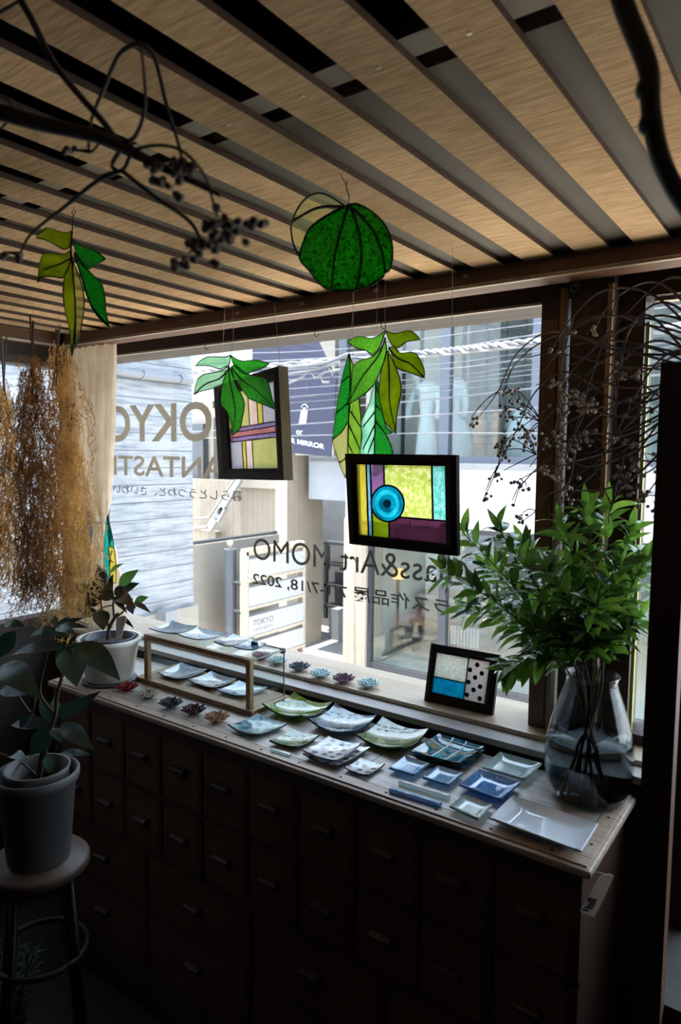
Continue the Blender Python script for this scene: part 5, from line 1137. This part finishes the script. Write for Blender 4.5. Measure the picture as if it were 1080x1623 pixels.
# company sign tower
SXX = -7.5; sx = lambda x, y: atX(x, y, SXX)
sg = thing('sign_tower', 'beige sign tower of stacked white name panels across the street', 'sign', (SXX, sx(440, 950).y, GZ))
yl, yr = sx(392, 900).y, sx(484, 900).y; ztop = sx(440, 868).z
boxes((SXX-.14, SXX-.01, yl-.02, yl+.05, GZ, ztop), (SXX-.14, SXX-.01, yr-.05, yr+.02, GZ, ztop), (SXX-.14, SXX-.01, yl, yr, ztop-.06, ztop+.04)).build('frame', 'beige', sg)
PZ = []
for (ya, yb2, yc, yd) in ((886, 916, 874.6, 903), (928, 960, 917, 943), (974, 1005.6, 959, 987), (1016, 1046, 998, 1024), (1056, 1072, 1040, 1056)):
    z1 = (sx(397, ya).z+sx(480, yc).z)/2; z0 = (sx(397, yb2).z+sx(480, yd).z)/2; PZ.append((z0, z1))
acr = plain('white acrylic', (.31, .315, .32), .4); pink = plain('pink panel', (.80, .36, .42), .5)
for i, (z0, z1) in enumerate(PZ):
    boxes((SXX-.12, SXX, yl+.04, yr-.04, z0, z1)).build('name_panel', pink if i == 4 else acr, sg)
    boxes((SXX-.13, SXX+.012, yl, yr, z0-.05, z0-.005)).build('ledge', 'beige', sg)
M['faint'] = plain('faint grey print', (.45, .48, .50), .6); M['print'] = plain('charcoal print', (.12, .12, .13), .6)
yy0 = yl+.16; Lw = yr-yl
lettering('MIYUKI', 'lettering', 'faint', (SXX+.002, yy0+.06, PZ[0][0]+.05), (0, 1, 0), (0, 0, 1), Lw*.48, .10, sg)
lettering('AOYAMA', 'lettering', 'faint', (SXX+.002, yy0, PZ[0][0]+.19), (0, 1, 0), (0, 0, 1), Lw*.42, .06, sg)
lettering('TOKYO', 'lettering', 'print', (SXX+.002, yy0-.03, PZ[2][0]+.15), (0, 1, 0), (0, 0, 1), Lw*.34, .10, sg, .02)
lettering('FANTASTIC', 'lettering', 'print', (SXX+.002, yy0-.03, PZ[2][0]+.06), (0, 1, 0), (0, 0, 1), Lw*.34, .045, sg)
lettering('AOYAMA', 'lettering', 'faint', (SXX+.002, yy0+Lw*.40, PZ[2][0]+.15), (0, 1, 0), (0, 0, 1), Lw*.32, .055, sg)
m = MB()
for zz in (PZ[0][0]-.08, PZ[1][0]-.10, PZ[2][0]-.1): m.tube([Vector((-7.62, yl, zz)), Vector((-7.85, pl.y, zz))], .03, 8)
m.build('bracket', 'darkf', sg)
# navy banner
Yb = 9.4; bn = thing('banner', 'big navy blue hanging banner with white emblem and lettering', 'banner', tuple(p(470, 720, Yb)))
m = MB(); m.prism([p(x, y, Yb) for x, y in [(400, 500), (485, 500), (533, 600), (524, 724), (400, 712)]], (0, .03, 0)); m.build('cloth', 'navy', bn)
m = MB(); hb = p(487, 502, Yb); m.tube([Vector((hb.x, Yb+.015, hb.z)), Vector((hb.x, 10.91, hb.z))], .03, 8); m.build('bracket', 'darkf', bn)
m = MB(); wv = plain('white banner print', (.45, .47, .50), .7); ap = [(474, 683), (477.5, 650), (480.5, 642), (484, 641), (488, 645), (488.5, 651), (484.5, 683)]
for i in range(4): m.prism([p(474+i*2.9, 673-.0*i, Yb-.006), p(475.9+i*2.9, 673, Yb-.006), p(479.6+i*2.75, 648-(2 if i in (1, 2) else -1), Yb-.006), p(477.9+i*2.75, 648-(2 if i in (1, 2) else -1), Yb-.006)], (0, .004, 0))
m.tube([p(477, 646, Yb-.008), p(481, 641, Yb-.008), p(485, 641, Yb-.008), p(488.5, 646, Yb-.008)], .006, 5)
m.build('emblem', wv, bn)
a, c = p(452, 700, Yb-.004), p(514, 712, Yb-.004)
lettering('OR MIRROR', 'lettering', wv, a, c-a, (0, 0, 1), (c-a).length, .085, bn, .012)
a = p(470, 688, Yb-.004); lettering('or', 'lettering', wv, a, (1, 0, -.1), (0, 0, 1), .14, .07, bn)
# opposite shop
os_ = thing('shop_building', 'two storey shop building across the street with white floor band and large windows', 'building', (-3, 11, GZ))
x2 = 3.0; a = p(545, 900, FY-.1).x; b_ = p(580, 900, FY-.1).x
boxes((a, b_, FY-.1, FY+.5, GZ, .45)).build('pier', 'beige', os_)
bz0, bz1 = p(707, 836, FY-.3).z, p(707, 742, FY-.3).z
boxes((p(548, 800, FY-.3).x, x2, FY-.3, FY+.4, bz0, bz1)).build('floor_band', 'whiteb', os_)
boxes((p(548, 800, FY-.34).x, x2, FY-.34, FY+.2, bz1, bz1+.08)).build('band_cap', 'greyw', os_)
boxes((a, x2, FY+.9, 16, bz0+.1, bz1)).build('floor_slab', 'inside', os_)
m = boxes((b_+.01, x2, FY, FY+.08, GZ, GZ+.22), (b_+.01, x2, FY, FY+.08, bz0-.12, bz0+.1))
for px, py in ((584, 950), (702, 950), (858, 950)): xx = p(px, py, FY).x; m.box(xx-.075, xx+.075, FY-.03, FY+.09, GZ, bz0)
m.build('shop_window_frame', 'darkf', os_)
boxes((b_+.01, x2, FY+.03, FY+.04, GZ+.2, bz0)).build('shop_window_pane', 'shopglass', os_)
m = MB()
for px in (707, 853, 545): xx = p(px, 600, FY).x; m.box(xx-.09, xx+.09, FY-.04, FY+.1, bz1+.08, 5.2)
m.box(a, x2, FY-.02, FY+.09, bz1+.08, bz1+.2); m.box(a, x2, FY-.02, FY+.09, 5.0, 5.4)
m.build('upper_window_frame', plain('blue grey frame', (.05, .06, .085), .5), os_)
boxes((a, x2, FY+.03, FY+.04, bz1+.08, 5.2)).build('upper_window_pane', 'shopglass', os_)
boxes((a, x2, FY-.1, 16, 5.3, 6.4)).build('parapet', 'whiteb', os_)
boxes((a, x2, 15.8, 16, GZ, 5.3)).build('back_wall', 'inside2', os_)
boxes((a, a+.1, FY+.6, 15.8, GZ, 5.3)).build('side_wall', 'inside', os_)
boxes((b_, x2, FY+.1, 15.8, GZ, GZ+.1)).build('shop_floor', plain('light shop floor', (.55, .53, .48), .5), os_)
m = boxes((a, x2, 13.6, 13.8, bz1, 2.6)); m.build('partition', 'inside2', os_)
m = MB()
for i, px in enumerate((560, 600, 640, 668, 735, 770, 800, 830)): xx = p(px, 600, 12.6).x; m.box(xx-.03, xx+.03, 12.58, 12.64, bz1, 4.8)
m.tube([p(745, 512, 12.5), p(850, 530, 12.5)], .03, 6); m.tube([p(560, 512, 12.5), p(720, 500, 12.5)], .03, 6)
m.build('ceiling_rail', 'darkf', os_)
def dress(px, py0, py1, w0, w1, label, D=11.7):
    A = p(px, py0, D); B = p(px, py1, D); t = thing('dress', label, 'dress', tuple(B)); H = A.z-B.z; k_ = (A-EYE).dot(_fw)/FPX
    prof = [(w1*k_, 0), (w1*k_*.8, H*.35), (w0*k_*.55, H*.62), (w0*k_*.8, H*.8), (w0*k_, H*.93), (w0*k_*.35, H), (.001, H)]
    vs = MB(); vs.lathe([(q.x, q.y) for q in curve_pts([(r, z, 0) for r, z in prof], 4)], (B.x, D, B.z), 16); o = vs.build('cloth', 'dress', t, smooth=True)
    m = MB()
    for s in (-1, 1): m.tube([Vector((A.x+s*w0*k_*.8, D, B.z+H*.93)), Vector((A.x+s*w0*k_*1.35, D-.05, B.z+H*.7)), Vector((A.x+s*w0*k_*1.3, D-.1, B.z+H*.55))], .07, 8)
    m.build('sleeve', 'dress', t, smooth=True)
dress(676, 605, 738, 20, 18, 'white dress displayed upstairs, left of the blue grey mullion')
dress(724, 600, 738, 14, 26, 'white flared dress displayed upstairs, right of the blue grey mullion', 12.6)
for px, w_, c, lb in ((762, 14, 'brown', 'brown coat hanging in the upper shop window nearest the white dress'), (788, 10, 'brown', 'brown coat hanging in the middle of the upper shop window'), (826, 24, 'dress', 'pale blue garment hanging at the right of the upper shop window')):
    A, B = p(px, 650, 11.9), p(px, 738, 11.9); k_ = (A-EYE).dot(_fw)/FPX; t = thing('hanging_garment', lb, 'garment', tuple(B))
    m = MB(); m.lathe([(w_*k_*.9, 0), (w_*k_*.8, (A.z-B.z)*.8), (w_*k_*.35, A.z-B.z), (.001, A.z-B.z)], (A.x, 11.9, B.z), 12); m.build('cloth', c, t, smooth=True)
    m = MB(); m.tube([A, A+Vector((0, 0, .25))], .012, 5); m.build('hanger', 'darkf', t)
# inside the street level shop
a_in = p(545, 900, FY-.1).x+.3
m = boxes((a_in, p(800, 940, 13.4).x, 13.3, 14.0, GZ+.1, p(700, 948, 13.4).z)); ct = tag(m.build('counter', plain('long grey counter', (.26, .26, .26), .6)), 'long grey counter inside the street level shop', 'counter')
boxes((a_in-.05, p(805, 940, 13.4).x, 13.2, 14.05, p(700, 948, 13.4).z, p(700, 942, 13.4).z)).build('counter_top', 'whiteb', ct)
A, B = p(712, 992, 11.9), p(757, 1030, 11.9); cr = thing('grille_reflection', 'white slatted box standing for a grille reflection right of the dark mullion', 'reflection', tuple(B))  # solid slatted box drawn in place of a grille reflection in the glass
m = boxes((A.x, B.x, 12.0, 12.4, B.z, A.z)); m.build('body', 'greyw', cr)
for i in range(9): xx = A.x+(B.x-A.x)*(i+.5)/9; boxes((xx-.022, xx+.022, 11.96, 12.0, B.z, A.z)).build('slat', 'whiteb', cr)
A = p(632, 920, 12.5); lm = thing('table_lamp', 'small orange lit lamp inside the street level shop', 'lamp', tuple(A))
m = MB(); m.lathe([(.16, 0), (.10, .2), (.001, .21)], A+Vector((0, 0, .05)), 16); em, nte, be, oe = _new('orange shade'); be.inputs['Base Color'].default_value = (.8, .4, .15, 1); be.inputs['Emission Color'].default_value = (1, .5, .2, 1); be.inputs['Emission Strength'].default_value = .8
m.build('lamp_shade', em, lm); m = MB(); m.tube([A+Vector((0, 0, .08)), Vector((A.x, A.y, GZ+.1))], .025, 8); m.lathe([(.13, 0), (.13, .03), (.001, .04)], (A.x, A.y, GZ+.1), 12); m.build('stand', 'brown', lm)
for x, y0, y1, w_, lb in ((597, 1000, 1058, 10, 'stack of pale boards leaning inside the shop window by the pier'), ):
    A, B = p(x, y0, 11.3), p(x, y1, 11.3); tag(boxes((A.x-.12, A.x+.12, 11.2, 11.35, GZ+.1, A.z)).build('board_stack', 'whiteb'), lb, 'boards')
for px, py, lb in ((690, 985, 'round brown stool inside the shop'), (660, 1000, 'low pale bench inside the shop')):
    A = p(px, py, 12.4); t = thing('low_bench' if py > 990 else 'low_stool', lb, 'seat', (A.x, 12.4, GZ+.1)); hh = A.z-GZ-.1
    boxes((A.x-.5, A.x+.5, 12.2, 12.6, GZ+.1+hh-.08, GZ+.1+hh)).build('seat', 'cream' if py > 990 else 'brown', t)
    for s in (-.45, .4): boxes((A.x+s, A.x+s+.05, 12.25, 12.55, GZ+.1, GZ+.1+hh-.08)).build('leg', 'darkf', t)
# overhead cables
cb = [((300, 578), (640, 560), (860, 529), .012), ((300, 600), (640, 570), (860, 548), .009), ((300, 612), (671, 588), (858, 566), .012), ((300, 628), (671, 600), (858, 576), .008), ((300, 640), (640, 615), (858, 592), .008),
      ((300, 664), (640, 637), (858, 614), .014), ((300, 685), (640, 661), (858, 646), .012), ((300, 695), (640, 687), (858, 687), .010), ((300, 560), (520, 555), (860, 512), .008), ((300, 650), (640, 625), (858, 603), .006), ((300, 606), (671, 579), (858, 556), .006), ((300, 648), (671, 608), (858, 584), .006)]
for a, b_, c, r in cb:
    A, B, D = p(*a, 6.4), p(*b_, 6.0), p(*c, 5.7); E_ = D+(D-B)*2.2
    m = MB(); m.tube(curve_pts([A, B, D, E_], 8), r*.55, 6); tag(m.build('utility_cable', 'cable', smooth=True), 'grey utility cable strung across the street outside the window', 'cable', 'utility cables outside')
A, B, D = p(300, 590, 6.3), p(640, 563, 5.95), p(858, 541, 5.65); path = curve_pts([A, B, D, D+(D-B)*2.2], 10); bd_ = thing('cable_bundle', 'thick shiny bundle of twisted cables, the brightest of the overhead lines', 'cable', tuple(A))
for j in range(3):
    m = MB(); pts = []
    P2 = [path[i].lerp(path[i+1], q/6) for i in range(len(path)-1) for q in range(6)]
    for i, q in enumerate(P2): pts.append(q+Vector((0, math.cos(i*.55+j*2.09), math.sin(i*.55+j*2.09)))*.02)
    m.tube(pts, .017, 6); m.build('strand', plain('bright sheathed cable', (.45, .45, .45), .25, .5) if j == 0 else 'cable', bd_, smooth=True)
m = MB(); m.tube([p(x, y, 6.0) for x, y in [(452, 610), (480, 598), (490, 585), (500, 600), (515, 590), (520, 580), (528, 595), (522, 606), (512, 606), (508, 598), (515, 590), (540, 585)]], .012, 6)
m.tube([p(451, 583, 6.0), p(520, 575, 6.0), p(552, 562, 6.0), p(600, 558, 5.98)], .022, 6); m.tube([p(451, 593, 6.0), p(500, 586, 6.0), p(540, 572, 6.0)], .016, 6)
tag(m.build('cable_joint', 'cable', smooth=True), 'tangled cable joint with a coil in front of the navy banner', 'cable')
